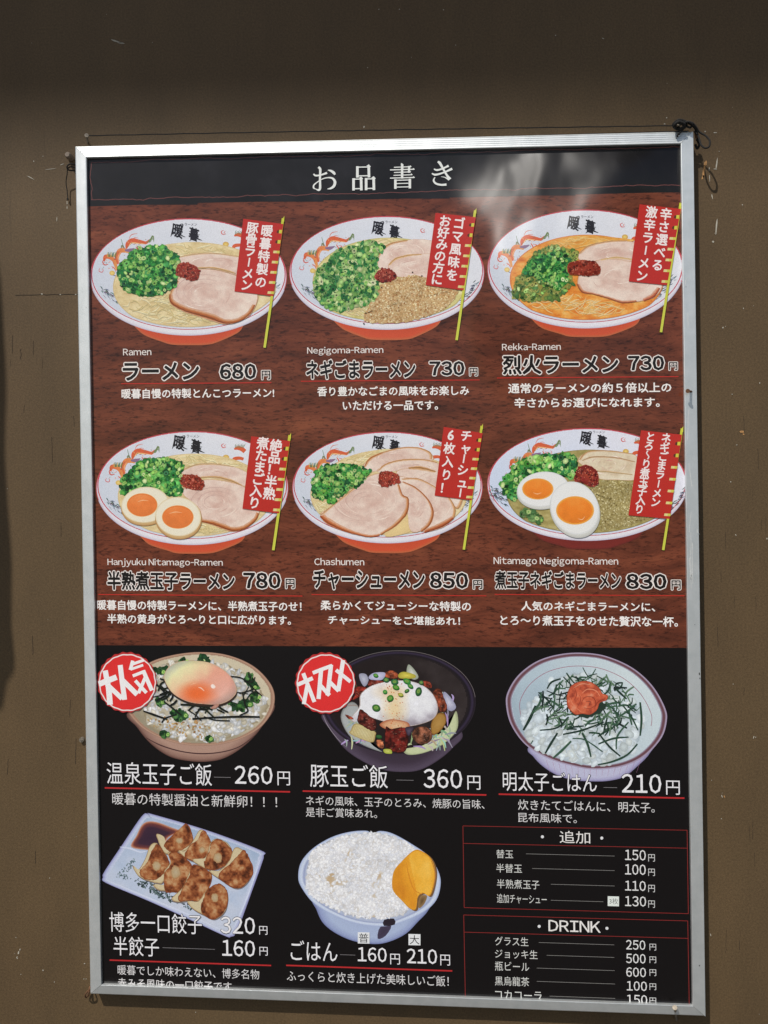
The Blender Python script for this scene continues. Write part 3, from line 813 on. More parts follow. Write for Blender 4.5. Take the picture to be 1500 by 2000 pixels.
flag(V['B2'], [(1150, 52), (1435, 98), (1355, 590), (1083, 555)], [(1428, 45), (1297, 950)], ('チャーシュー', (1315, 118), (1272, 535)), ('6枚入り！', (1202, 112), (1160, 500)), 'red flag print with white characters over the pork ramen')
flag(V['B3'], [(1140, 75), (1432, 107), (1345, 708), (1050, 682)], [(1432, 62), (1298, 930)], ('ネギごまラーメン', (1320, 130), (1243, 588)), ('とろ～り煮玉子入り', (1207, 122), (1128, 638)), 'red flag print with white characters over the egg and sesame ramen')

# ------------------------------------------------------------------ printed food pictures
def ellpts(cx, cy, a, b, n=90, t0=0, t1=2 * math.pi):
    t = np.linspace(t0, t1, n, endpoint=False); return np.stack([cx + a * np.cos(t), cy + b * np.sin(t)], 1)
def clip_in(pts, cx, cy, a, b):
    P = np.array(pts, float); d = np.hypot((P[:, 0] - cx) / a, (P[:, 1] - cy) / b); k = np.maximum(d, 1)[:, None]
    return np.array([cx, cy]) + (P - [cx, cy]) / k
def logo(A, x, y, s):
    K = (34, 32, 40)
    for ch, ox, oy, r, k in (('暖', 0, 0, -.10, 78), ('暮', 118, 26, -.06, 74)):
        Vg, T = glyph(ch)
        for w_ in range(6):
            q = (Vg + [0.03 * math.cos(w_ * 1.05), 0.03 * math.sin(w_ * 1.05)] - [0.5, -0.38]) * k * s
            q = q + nr.normal(0, 0.5, q.shape)
            A.raw(np.stack([x + ox * s + q[:, 0] - q[:, 1] * 0.10, y + oy * s + q[:, 1] * 1.3 + q[:, 0] * 0.32], 1), K, T)
    for st, w in (([(-30, -38), (-40, 20), (-48, 44)], [4, 9, 2]), ([(10, -40), (40, -44), (18, 20), (-8, 46)], [3, 7, 8, 2]), ([(2, 8), (30, 34), (56, 46)], [3, 8, 3]),
                  ([(84, 8), (120, -4), (156, 2)], [3, 7, 3]), ([(88, 44), (120, 34), (160, 30)], [3, 8, 3]), ([(124, 30), (100, 62), (84, 74)], [6, 7, 2]), ([(124, 40), (150, 60), (176, 70)], [5, 9, 3])):
        A.stroke([(x + a * s, y + b * s) for a, b in st], [q * s for q in w], K)
    Vg, T = glyph('ラーメン', 0.0); mn, mx = Vg.min(0), Vg.max(0); q = (Vg - (mn + mx) / 2) / (mx - mn) * [88 * s, 20 * s]
    A.raw(np.stack([x + 96 * s + q[:, 0], y - 44 * s + q[:, 1]], 1), (80, 78, 90), T)
def dragon(A, f, flip=1):
    """f maps plain-ramen coordinates to this bowl"""
    O = (214, 98, 62); Y = (226, 160, 90); Gn = (92, 122, 84)
    def st(p, w, c, c2=None): A.stroke([f(*q) for q in p], w, c, c2=c2)
    st([(245, 245), (262, 300), (300, 340)], [3, 5, 3], Gn); st([(205, 385), (240, 330), (250, 290), (270, 340)], [5, 9, 8, 4], (120, 134, 96))
    st([(222, 425), (214, 372), (236, 330), (272, 328), (300, 342)], [10, 32, 36, 30, 12], O, Y)
    st([(232, 418), (222, 375), (242, 340)], [3, 7, 5], (236, 176, 120))
    st([(282, 315), (290, 280), (322, 256), (372, 262), (420, 272), (446, 250)], [10, 30, 34, 26, 22, 8], O)
    st([(296, 300), (318, 274), (366, 276), (416, 282)], [3, 9, 7, 3], (238, 188, 130))
    st([(270, 325), (305, 325), (340, 312)], [10, 26, 5], (140, 110, 140))
    for k in range(9): st([(424 + k * 4, 270 - k * 2), (444 + k * 4, 262 - k * 7 + (k % 3) * 9), (470 + k, 224 + k * 6)], [5, 4, 1], Gn if k % 2 else (128, 142, 92))
    st([(300, 245), (318, 215), (360, 205)], [2, 5, 2], O); st([(310, 250), (345, 235), (368, 240)], [2, 4, 1], O)
    st([(350, 300), (366, 330), (340, 350)], [6, 9, 2], O); st([(366, 305), (392, 312), (372, 322)], [3, 5, 2], O)
    st([(122, 405), (130, 375), (160, 372), (190, 396), (204, 430), (214, 470)], [8, 30, 34, 26, 24, 12], O, Y)
    st([(120, 390), (112, 410), (128, 430), (152, 424)], [3, 6, 8, 4], (204, 82, 58))
    Rd = random.Random(17)
    for k in range(46):
        x_, y_ = Rd.choice([(Rd.uniform(110, 215), Rd.uniform(360, 470)), (Rd.uniform(205, 300), Rd.uniform(310, 425)), (Rd.uniform(280, 440), Rd.uniform(245, 330))])
        a_ = Rd.uniform(0, 6.28); l_ = Rd.uniform(8, 26); st([(x_, y_), (x_ + l_ * .5 * math.cos(a_) + 3, y_ + l_ * .5 * math.sin(a_)), (x_ + l_ * math.cos(a_), y_ + l_ * math.sin(a_))], [.8, Rd.uniform(2, 6), .6], Rd.choice([(206, 84, 56), (224, 124, 90), (150, 66, 56), Gn, (226, 170, 110), (186, 60, 60)]))
    for k in range(8): st([(150 + k * 7, 372), (146 + k * 9, 352 - (k % 2) * 8), (150 + k * 9, 338)], [7, 5, 1], Gn if k % 3 else (196, 170, 90))
    st([(175, 440), (196, 455), (206, 480)], [3, 7, 2], O)
    st([(168, 480), (186, 500), (214, 512)], [3, 7, 2], (120, 110, 110))
    p = f(180, 488); A.ell(p[0], p[1], 20, 17, [(1, (214, 176, 96)), (0, (236, 214, 130))], n=20)
    st([(92, 452), (86, 474), (108, 482), (116, 466), (104, 458)], [2, 5, 5, 4, 1], (214, 100, 100))
def dragon_r(A, f):
    O = (214, 98, 62)
    def st(p, w, c): A.stroke([f(*q) for q in p], w, c)
    st([(978, 182), (960, 192), (968, 210), (992, 210)], [2, 6, 7, 2], (214, 100, 100)); st([(990, 188), (980, 198), (990, 206)], [2, 5, 2], (226, 130, 120))
    p = f(992, 282); A.ell(p[0], p[1], 22, 18, [(1, (206, 160, 84)), (0, (238, 212, 120))], n=20)
    st([(985, 300), (1002, 320), (1030, 318)], [3, 8, 2], (150, 130, 140))
    st([(1052, 222), (1078, 214), (1108, 222), (1130, 240)], [10, 26, 30, 30], O); st([(1040, 330), (1052, 296), (1090, 288), (1120, 296)], [10, 26, 22, 20], O)
    for k in range(7): st([(1062 + k * 9, 212), (1060 + k * 11, 196), (1068 + k * 11, 182 + (k % 2) * 8)], [5, 4, 1], (110, 130, 86))
def inkland(A, f, side):
    R = random.Random(5 + side)
    K = (70, 74, 90)
    for k in range(34):
        t = R.random()
        if side == 0: x, y = 92 + 120 * t + R.gauss(0, 8), 610 + 95 * t + R.gauss(0, 14) - 18; dx, dy = R.uniform(12, 34), R.uniform(5, 26)
        else: x, y = 1232 + 125 * t + R.gauss(0, 8), 715 - 135 * t + R.gauss(0, 12); dx, dy = R.uniform(12, 34), -R.uniform(5, 22)
        A.stroke([f(x, y), f(x + dx * .5, y + dy * .3), f(x + dx, y + dy)], [1, R.uniform(2, 7), 1], tuple(c + R.randint(-25, 40) for c in K))
def bowl(A, cx, top, a, out_b, line_b, foot, cyo=None, footc=((176, 62, 40), (206, 84, 54), (190, 104, 66)), inner=((206, 212, 224), (225, 226, 233))):
    A.z += 3e-6
    fy = out_b - 0.13 * (out_b - top) * 0.5
    P = [(cx - .56 * a, out_b - 75), (cx - .45 * a, out_b - 5), (cx - .26 * a, foot - 22), (cx - .16 * a, foot - 3), (cx, foot), (cx + .17 * a, foot - 2), (cx + .29 * a, foot - 20), (cx + .5 * a, out_b - 20), (cx + .56 * a, out_b - 75)]
    O = spl2(P, 8); n = len(O); mid = O.copy(); mid[:, 1] = mid[:, 1] - (foot - out_b) * 0.28; mid[:, 0] = cx + (mid[:, 0] - cx) * .985
    up = O.copy(); up[:, 1] = out_b - 130; up[:, 0] = cx + (O[:, 0] - cx) * 1.0
    Pn = np.concatenate([O, mid, up]); C = np.concatenate([np.tile(footc[2], (n, 1)), np.tile(footc[1], (n, 1)), np.tile(footc[0], (n, 1))])
    T = []
    for r in range(2):
        for i in range(n - 1): T += [[r * n + i, r * n + i + 1, (r + 1) * n + i + 1], [r * n + i, (r + 1) * n + i + 1, (r + 1) * n + i]]
    A.raw(Pn, C, T); A.z += 3e-6
    cy = (top + out_b) / 2
    A.ell(cx, cy, a, (out_b - top) / 2, [(1, (186, 176, 196)), (0.985, (214, 209, 221)), (0.95, (230, 227, 234)), (0, (224, 222, 230))], n=160); A.z += 3e-6
    A.ring(cx, cy - 1, a - 2, (out_b - top) / 2 - 2, 4.5, (200, 84, 92), math.pi * 0.93, math.pi * 2.07); A.z += 3e-6
    ci = (top + line_b) / 2; bi = (line_b - top) / 2
    A.ell(cx, ci + 1, a - 9, bi - 1, [(1, (192, 66, 80)), (0, (192, 66, 80))], n=160); A.z += 3e-6
    A.ell(cx, ci + 1, a - 16, bi - 6, [(1, (222, 218, 230)), (0, (222, 218, 230))], n=160); A.z += 3e-6
    E = ellpts(cx, ci + 1, a - 18, bi - 8)
    def fn(x, y):
        t = (x - cx) / a * 0.35 + (y - ci) / bi * -0.15 + 0.5 + (vnoise(x, y, 120, 9, 2) - .5) * .25
        return ramp3(t, [(0.15, inner[0]), (0.8, inner[1])])
    A.field(E, 8, fn); A.z += 3e-6
    return cx, ci + 1, a - 20, bi - 10
def soup(A, poly, stops, noodles, nc, nw=(6, 9), seed=1, zone=None, ang=0.1):
    A.z += 3e-6
    O = spl2(poly, 6, True) if len(poly) < 40 else np.array(poly)
    A.blob(O, [(1, stops[0][1]), (0.97, stops[len(stops) // 2][1]), (0, stops[-1][1])], smooth=False); A.z += 3e-6
    fn = lambda x, y: ramp3(vnoise(x, y * 1.8, 60, seed, 4, 0.62), stops)
    c = O.mean(0); A.field(c + (O - c) * 0.985, 5, fn); A.z += 3e-6
    R = random.Random(seed); Z_ = np.array(zone if zone is not None else O); x0, y0 = Z_.min(0); x1, y1 = Z_.max(0); k = 0; tries = 0
    while k < noodles and tries < noodles * 20:
        tries += 1
        x, y = R.uniform(x0, x1), R.uniform(y0, y1); an = R.gauss(ang, 0.5); L = R.uniform(50, 130); cv_ = R.uniform(-25, 25)
        P = [(x, y), (x + L * .5 * math.cos(an) - cv_ * math.sin(an), y + L * .5 * math.sin(an) + cv_ * math.cos(an)), (x + L * math.cos(an), y + L * math.sin(an))]
        if inside(Z_, np.array([p[0] for p in P]), np.array([p[1] for p in P])).all():
            w = R.uniform(*nw); c0 = nc[R.randrange(len(nc))]; dk = tuple(q * 0.86 for q in c0)
            A.stroke([(p[0], p[1] + w * .4) for p in P], [w * .4, w, w * .4], dk, k=4); A.stroke(P, [w * .3, w * .8, w * .3], c0, k=4); k += 1
    A.z += 3e-6
def pork(A, pts, seed=1, dark=0.0, edges=(), rim=(196, 140, 100), cen=None, step=4.5, cols=None):
    A.z += 3e-6
    O = spl2(pts, 8, True)
    cols = cols or [(0.16, (208, 170, 156)), (0.40, (220, 190, 176)), (0.58, (231, 208, 194)), (0.80, (238, 222, 208))]
    A.blob(O, [(1, rim), (0.97, (224, 196, 172)), (0, cols[1][1])], smooth=False, jit=0.8); A.z += 3e-6
    c = O.mean(0); cc = np.array(cen) if cen is not None else c
    span = np.abs(O - c).max(0)
    def fn(x, y):
        dx = (x - cc[0]) / span[0]; dy = (y - cc[1]) / span[1]; r = np.hypot(dx, dy); th = np.arctan2(dy, dx)
        f = 0.5 + 0.22 * (r - 0.55) + 0.07 * np.sin(r * 9 + th * 1.0 + seed) + (vnoise(x, y * 1.4, 46, seed, 4, 0.55) - .5) * 0.46 - dark
        return ramp3(f, cols)
    A.field(c + (O - c) * 0.972, step, fn); A.z += 3e-6
    R = random.Random(seed)
    for k in range(16):
        t_ = R.uniform(.25, .85); a0 = R.uniform(0, 6.28); n_ = 8; le = R.uniform(.5, 1.2)
        Q = [cc + span * t_ * np.array([math.cos(a0 + le * i / n_) * .8, math.sin(a0 + le * i / n_) * .8]) for i in range(n_)]
        if inside(O, np.array([q[0] for q in Q]), np.array([q[1] for q in Q])).all():
            A.stroke(Q, [.5, R.uniform(2, 7), .5], R.choice([(244, 230, 218), (240, 224, 210), (206, 166, 152), (212, 174, 160), (236, 214, 200)]), smooth=False, jit=.7)
    for k in range(14):
        i = R.randrange(len(O)); t = R.uniform(0.15, 0.75); p = c + (O[i] - c) * t; an = R.uniform(-.6, .3); L = R.uniform(8, 26)
        A.stroke([p, p + np.array([L * math.cos(an), L * math.sin(an)])], [0.6, 2.2, 0.6], (204, 156, 138), smooth=False)
    for e in edges:
        P, w, c1 = e
        Pi = [tuple(np.array(p_) + (c - np.array(p_)) * .035) for p_ in P]; A.stroke(Pi, [q * 2.3 for q in w], tuple(.38 * a_ + .62 * b_ for a_, b_ in zip(c1, (232, 204, 180))), jit=.9, k=8)
        Pi = [tuple(np.array(p_) + (c - np.array(p_)) * .015) for p_ in P]; A.stroke(Pi, [q * 1.5 for q in w], tuple(.65 * a_ + .35 * b_ for a_, b_ in zip(c1, (228, 180, 130))), jit=.9, k=8)
        A.stroke(P, w, c1, jit=0.9, k=8); A.stroke([(x + 1.5, y + w[len(w) // 2] * .18 if hasattr(w, '__len__') else y) for x, y in P], [q * .45 for q in w], tuple(q * .72 for q in c1), jit=1.2, k=9)
    A.z += 3e-6
GREENS = [(98, 178, 82), (128, 200, 100), (46, 136, 62), (24, 100, 50), (70, 164, 76), (110, 190, 90), (36, 118, 64), (150, 208, 106), (84, 174, 74), (18, 84, 44), (60, 150, 68), (36, 122, 58)]
def scallions(A, poly, n, size=(13, 21), seed=1, cols=GREENS, base=(28, 84, 42)):
    size = (size[0] * 1.15, size[1] * 1.3)
    A.z += 3e-6
    O = spl2(poly, 6, True); A.blob(O, [(1, tuple(base)), (0, tuple(base))], smooth=False, jit=5)
    A.bits(O, n, size, cols, asp=(0.45, 0.95), hole=0.42, holec=None, sides=6, seed=seed, levels=80)
    A.bits(O, n // 9, (size[0] * .7, size[1] * .8), [(172, 216, 116), (150, 206, 100), (200, 226, 150)], asp=(0.5, 0.9), hole=0.4, holec=(110, 160, 80), sides=6, seed=seed + 1, levels=40)
def paste(A, poly, seed=1, c=(138, 46, 34)):
    A.z += 3e-6
    O = spl2(poly, 6, True)
    A.blob(O, [(1, (176, 92, 62)), (0.94, tuple(c)), (0, (158, 58, 42))], smooth=False, jit=1.5)
    k = 90
    A.bits(O, k, (7, 14), [tuple(c), tuple(q * .75 for q in c), tuple(min(255, q * 1.2) for q in c), (168, 70, 50)], asp=(0.4, 0.9), sides=6, seed=seed, levels=50)
    A.bits(O, 40, (2.5, 5), [(206, 130, 104), (190, 104, 80)], asp=(0.4, 0.8), sides=5, seed=seed + 1, levels=30, edge=1.0)
def egg(A, cx, cy, a, b, rot, skin, white, yolk, ya, yb, yoff, ys):
    A.z += 3e-6
    t = np.linspace(0, 2 * np.pi, 90, endpoint=False)
    tap = 1 + 0.08 * np.cos(t - yoff[2])
    def E(a_, b_, ox=0, oy=0, tp=True):
        x = a_ * np.cos(t) * (tap if tp else 1); y = b_ * np.sin(t) * (tap if tp else 1); c_, s_ = math.cos(rot), math.sin(rot)
        return np.stack([cx + ox + x * c_ - y * s_, cy + oy + x * s_ + y * c_], 1)
    A.blob(E(a, b, 2, 10), [(1, skin[0]), (0.9, skin[1]), (0, skin[1])], smooth=False); A.z += 3e-6
    A.blob(E(a * .975, b * .95, 0, -5), [(1, white[0]), (0.93, white[1]), (0.6, white[1]), (0, white[1])], smooth=False, center=(cx, cy)); A.z += 3e-6
    yc = (cx + yoff[0], cy + yoff[1])
    Y = ellpts(yc[0], yc[1], ya, yb)
    A.blob(Y, [(1, (234, 178, 100)), (0.93, yolk[0]), (0.7, yolk[1]), (0.35, yolk[1]), (0, yolk[2])], smooth=False, center=(yc[0], yc[1])); A.z += 3e-6
    A.field(ellpts(yc[0], yc[1], ya * .9, yb * .88), 5, lambda x, y: ramp3(0.5 + (yc[1] - y) / yb * .28 + (vnoise(x, y, 40, int(cx), 3) - .5) * .5, [(0.15, tuple(q * .93 for q in yolk[1])), (0.5, yolk[1]), (0.9, yolk[2])]))
    A.z += 3e-6
    for k in ys: A.stroke(k, [1, 5, 1], (246, 200, 150))
def fmap(cx, cy, s):
    return lambda x, y: (cx + (x - 725) * s, cy + (y - 495) * s)
BROTH = [(0.2, (206, 180, 128)), (0.45, (222, 200, 150)), (0.65, (232, 214, 168)), (0.85, (238, 224, 186))]
NOOD = [(236, 222, 172), (228, 208, 152), (242, 230, 188), (220, 198, 142)]

# plain ramen
A = Art(V['A1'][:2], V['A1'][2]); f = fmap(725, 495, 1)
cx, ci, a, b = bowl(A, 725, 98, 703, 935, 893, 1003)
dragon(A, f); dragon_r(A, f); logo(A, 646, 185, 1.0); inkland(A, f, 0); inkland(A, f, 1)
SP = clip_in(ellpts(768, 590, 582, 322), cx, ci, a * .985, b * .975)
soup(A, SP, BROTH, 150, NOOD, seed=2, zone=clip_in(ellpts(640, 760, 420, 130), cx, ci, a * .96, b * .95))
soup(A, [(540, 300), (640, 275), (800, 268), (950, 300), (1090, 350), (1090, 400), (800, 360), (640, 380)], BROTH, 26, NOOD, seed=5, ang=0.15)
pork(A, [(660, 380), (760, 356), (900, 348), (1080, 370), (1250, 440), (1240, 520), (1060, 500), (950, 465), (800, 452), (690, 430)], 3, 0.0,
     [([(668, 372), (760, 354), (900, 346), (1090, 372)], [3, 5, 5, 3], (212, 176, 134)), ([(780, 452), (900, 452), (1000, 474), (1062, 492)], [3, 6, 8, 4], (206, 164, 112))])
pork(A, [(600, 620), (640, 545), (760, 470), (900, 462), (1050, 500), (1180, 560), (1225, 660), (1180, 770), (1110, 825), (1000, 850), (860, 805), (720, 765), (610, 700)], 4, 0.03,
     [([(592, 640), (606, 700), (700, 752), (800, 782), (900, 812), (990, 842), (1080, 832), (1160, 780), (1200, 715)], [6, 16, 18, 20, 22, 16, 12, 10, 6], (178, 98, 52)),
      ([(596, 640), (620, 580), (650, 545)], [4, 7, 4], (200, 140, 90))], cen=(830, 640))
for k in range(3):
    P = ellpts(840, 620, 200 - k * 52, 120 - k * 32, 60, 2.2 + k * .3, 5.4); A.stroke(P, [1, 3, 3, 1], (198, 160, 152), smooth=False)
scallions(A, [(228, 510), (222, 450), (290, 390), (350, 320), (440, 300), (530, 300), (600, 330), (655, 370), (648, 440), (640, 500), (600, 580), (520, 640), (400, 645), (300, 620), (250, 580)], 520, seed=3)
scallions(A, [(560, 590), (600, 575), (640, 540), (630, 590), (590, 610)], 8, seed=9)
paste(A, [(640, 470), (650, 430), (720, 418), (780, 440), (806, 480), (795, 530), (750, 545), (700, 525), (645, 505)], 2)
A.build('dish_picture', sheet, 'picture of plain ramen with green scallions, red paste and pork')

# sesame and leek ramen
A = Art(V['A2'][:2], V['A2'][2]); f = fmap(752, 505, 0.99)
cx, ci, a, b = bowl(A, 752, 118, 697, 930, 888, 1003)
f2 = lambda x, y: f(x + 10, y + 10)
dragon(A, f2); dragon_r(A, f2); logo(A, 690, 203, 0.98); inkland(A, f2, 0); inkland(A, f2, 1)
SP = clip_in(ellpts(770, 590, 548, 318), cx, ci, a * .985, b * .975)
soup(A, SP, [(0.2, (190, 176, 104)), (0.5, (214, 204, 138)), (0.8, (232, 222, 168))], 60, NOOD, seed=3, zone=clip_in([(330, 740), (640, 720), (640, 880), (430, 880)], cx, ci, a * .95, b * .93))
soup(A, [(660, 300), (760, 278), (860, 290), (840, 320), (700, 340)], BROTH, 10, NOOD, seed=6)
pork(A, [(672, 470), (690, 390), (760, 320), (880, 292), (1000, 284), (1100, 310), (1080, 420), (900, 440), (760, 500)], 6, -0.04, [([(674, 470), (696, 390), (770, 318), (900, 290)], [5, 8, 7, 4], (202, 148, 98))])
pork(A, [(760, 480), (800, 430), (900, 400), (1060, 388), (1200, 440), (1240, 520), (1100, 560), (900, 560), (800, 540)], 7, -0.03, [([(766, 468), (810, 424), (900, 398), (1000, 390)], [4, 8, 7, 3], (214, 168, 112))])
seb = spl2([(700, 625), (780, 580), (900, 545), (1040, 560), (1150, 610), (1240, 640), (1262, 660), (1190, 760), (1080, 820), (920, 868), (760, 884), (610, 876), (590, 830), (630, 760)], 6, True)
A.z += 3e-6; A.blob(seb, [(1, (196, 160, 112)), (0, (206, 172, 124))], smooth=False, jit=4); A.z += 3e-6
A.bits(seb, 1900, (5, 9), [(224, 198, 150), (208, 174, 120), (232, 210, 168), (190, 148, 96), (214, 182, 134), (180, 130, 80)], asp=(.5, .9), sides=5, seed=4, levels=110, edge=0.86)
scallions(A, [(232, 600), (250, 520), (330, 450), (370, 380), (470, 340), (560, 310), (640, 300), (730, 340), (690, 400), (680, 480), (690, 560), (690, 640), (640, 740), (520, 770), (400, 800), (290, 750), (240, 670)], 560, seed=12,
          cols=[(70, 146, 74), (44, 118, 60), (126, 180, 92), (160, 200, 118), (98, 164, 84), (52, 128, 66), (180, 208, 136), (206, 218, 160)], base=(134, 170, 98))
paste(A, [(662, 560), (690, 510), (740, 492), (800, 515), (824, 550), (790, 580), (720, 592)], 4)
for x, y in ((1002, 546), (716, 628), (588, 886), (936, 520)): A.ell(x, y, 6, 5, (60, 40, 30), n=8)
A.build('dish_picture', sheet, 'picture of ramen with scallions, ground sesame and two pork slices')

# spicy ramen
A = Art(V['A3'][:2], V['A3'][2]); f = fmap(745, 510, 1.0)
cx, ci, a, b = bowl(A, 745, 108, 702, 957, 915, 1018)
f2 = lambda x, y: f(x - 16, y + 34) if x < 600 else f(x + 14, y + 6)
dragon(A, f2); dragon_r(A, f2); logo(A, 660, 203, 1.0); inkland(A, lambda x, y: f(x + 30, y + 40), 0); inkland(A, lambda x, y: f(x - 6, y), 1)
SP = clip_in(ellpts(755, 605, 552, 318), cx, ci, a * .985, b * .975)
soup(A, SP, [(0.2, (206, 106, 40)), (0.42, (226, 140, 58)), (0.6, (236, 168, 82)), (0.85, (240, 196, 120))], 90, [(240, 200, 130), (236, 184, 100), (244, 214, 156)], seed=8, zone=clip_in([(300, 770), (640, 700), (760, 740), (1000, 780), (1100, 860), (900, 920), (500, 900)], cx, ci, a * .96, b * .94), ang=-0.3, nw=(4, 7))
soup(A, [(480, 340), (640, 300), (800, 296), (1000, 312), (1100, 330), (900, 350), (760, 370), (600, 400), (480, 390)], [(0.2, (214, 140, 60)), (0.5, (230, 168, 80)), (0.8, (240, 196, 118))], 30, [(242, 204, 130), (238, 186, 104)], seed=9, nw=(4, 7))
pork(A, [(690, 430), (760, 370), (880, 340), (1010, 332), (1120, 350), (1250, 420), (1300, 560), (1100, 540), (880, 500), (720, 480)], 11, 0.0, [([(696, 425), (770, 366), (900, 336), (1040, 330)], [3, 6, 5, 3], (206, 156, 110))])
pork(A, [(690, 600), (720, 520), (830, 470), (960, 462), (1100, 490), (1230, 560), (1295, 650), (1240, 730), (1130, 765), (1000, 770), (860, 725), (740, 700), (690, 650)], 12, -0.02,
     [([(684, 640), (720, 695), (800, 712), (900, 740), (1010, 772), (1110, 764)], [6, 9, 5, 6, 8, 5], (178, 96, 62)), ([(1160, 758), (1230, 728), (1275, 670)], [6, 14, 8], (186, 92, 64)), ([(850, 466), (960, 448), (1080, 462)], [2, 6, 3], (220, 184, 130))], cen=(1000, 600))
sc3 = [(225, 720), (240, 620), (300, 540), (360, 440), (480, 370), (600, 385), (680, 400), (670, 480), (640, 560), (660, 640), (600, 690), (550, 750), (440, 755), (330, 762), (260, 745)]
scallions(A, sc3, 420, (11, 18), seed=21, cols=[(120, 146, 70), (92, 130, 62), (158, 168, 86), (180, 180, 96), (70, 118, 58)], base=(146, 140, 66))
scallions(A, [(300, 560), (340, 500), (400, 450), (520, 420), (620, 450), (620, 560), (600, 640), (540, 680), (480, 640), (400, 590)], 260, (12, 18), seed=22)
paste(A, [(612, 520), (640, 484), (720, 470), (800, 480), (848, 520), (840, 570), (760, 584), (690, 575), (630, 570)], 6, c=(126, 38, 24))
A.build('dish_picture', sheet, 'picture of spicy ramen in orange broth with scallions and pork')

# soft egg ramen
A = Art(V['B1'][:2], V['B1'][2]); s_ = 655 / 703; f = fmap(717, 450, s_)
cx, ci, a, b = bowl(A, 717, 78, 655, 853, 812, 912)
f2 = lambda x, y: f(x + 6, y - 16)
dragon(A, f2); dragon_r(A, lambda x, y: f(x - 20, y + 4)); logo(A, 628, 155, 0.98); inkland(A, f, 0)
SP = clip_in(ellpts(735, 520, 525, 290), cx, ci, a * .985, b * .975)
soup(A, SP, BROTH, 60, NOOD, seed=12, zone=clip_in([(740, 700), (860, 720), (1000, 760), (880, 800), (760, 810), (700, 780)], cx, ci, a * .95, b * .94))
soup(A, [(540, 262), (640, 240), (760, 238), (900, 262), (1060, 300), (1080, 340), (900, 312), (760, 300), (660, 320)], BROTH, 30, NOOD, seed=13, ang=.12)
pork(A, [(640, 350), (720, 312), (850, 302), (1000, 320), (1120, 380), (1100, 450), (1000, 430), (900, 395), (780, 390), (680, 380)], 14, 0, [([(648, 345), (740, 306), (860, 300), (1000, 318)], [3, 5, 5, 3], (206, 170, 126)), ([(770, 392), (880, 390), (980, 414), (1060, 450)], [3, 7, 9, 5], (204, 160, 108))])
pork(A, [(650, 500), (700, 440), (820, 405), (960, 420), (1080, 460), (1160, 540), (1175, 640), (1100, 720), (1000, 750), (880, 712), (790, 680), (760, 600)], 15, 0.05,
     [([(770, 690), (850, 704), (930, 732), (1000, 752), (1080, 735), (1150, 680), (1168, 635)], [8, 14, 16, 14, 12, 10, 6], (180, 100, 54))], cen=(870, 560))
for k in range(3): A.stroke(ellpts(880, 560, 170 - k * 45, 100 - k * 26, 50, 2.4, 5.6), [1, 3, 3, 1], (196, 158, 150), smooth=False)
scallions(A, [(235, 490), (250, 400), (320, 330), (380, 280), (470, 256), (560, 270), (650, 300), (640, 380), (640, 450), (640, 500), (560, 520), (480, 480), (360, 470), (280, 500)], 420, seed=31)
paste(A, [(640, 410), (660, 382), (720, 374), (775, 395), (798, 440), (775, 478), (720, 476), (655, 450)], 7)
SK = ((180, 132, 80), (206, 172, 122)); WH = ((222, 202, 160), (236, 228, 206)); YK = ((228, 118, 56), (232, 128, 64), (238, 146, 84))
egg(A, 385, 585, 168, 128, -0.1, SK, WH, YK, 105, 80, (-8, -5, 0), [[(345, 560), (380, 548), (420, 552)]])
egg(A, 610, 662, 160, 140, 0.15, SK, WH, YK, 108, 80, (10, 0, 0), [[(560, 640), (600, 628), (650, 632)]])
A.build('dish_picture', sheet, 'picture of ramen with two marinated egg halves, scallions and pork')

# sliced pork ramen
A = Art(V['B2'][:2], V['B2'][2]); f = fmap(738, 475, 0.99)
cx, ci, a, b = bowl(A, 738, 88, 697, 905, 862, 975)
f2 = lambda x, y: f(x + 0, y - 6)
dragon(A, f2); dragon_r(A, lambda x, y: f(x + 4, y)); logo(A, 672, 168, 1.0); inkland(A, f, 0); inkland(A, lambda x, y: f(x + 10, y - 25), 1)
SP = clip_in(ellpts(748, 545, 575, 312), cx, ci, a * .985, b * .975)
soup(A, SP, BROTH, 40, NOOD, seed=14, zone=[(200, 600), (330, 590), (300, 680), (230, 690)])
soup(A, [(390, 300), (480, 260), (600, 230), (760, 214), (680, 270), (600, 330), (480, 350)], BROTH, 26, NOOD, seed=15, ang=-.3)
eb = (196, 126, 74)
pork(A, [(560, 350), (600, 290), (700, 240), (830, 206), (960, 205), (1060, 250), (1060, 300), (900, 290), (740, 320), (640, 380)], 16, -.02, [([(566, 345), (610, 282), (700, 240)], [5, 9, 6], eb), ([(700, 240), (830, 206), (960, 204), (1050, 240), (1062, 290)], [5, 5, 5, 7, 5], (206, 150, 100))])
pork(A, [(660, 380), (720, 325), (850, 295), (1000, 292), (1130, 330), (1200, 400), (1100, 400), (900, 360), (760, 380)], 17, -.03, [([(668, 372), (730, 322), (850, 293), (1000, 290), (1100, 312)], [3, 6, 6, 5, 5], (208, 154, 104))])
pork(A, [(800, 380), (900, 352), (1020, 360), (1150, 400), (1260, 500), (1290, 580), (1250, 650), (1150, 560), (1000, 470), (860, 430)], 18, -.03, [([(890, 352), (980, 350), (1090, 378)], [6, 14, 6], (196, 144, 92)), ([(1200, 600), (1250, 650), (1285, 585)], [4, 6, 5], (206, 150, 100))])
pork(A, [(780, 420), (900, 425), (1040, 470), (1160, 550), (1225, 640), (1225, 720), (1130, 780), (1000, 820), (1010, 700), (940, 560)], 19, -.04,
     [([(840, 432), (960, 430), (1080, 488), (1180, 560), (1232, 650), (1220, 720)], [3, 5, 4, 4, 8, 6], (204, 148, 98)), ([(1220, 720), (1140, 775), (1010, 822)], [10, 18, 10], (178, 92, 54))])
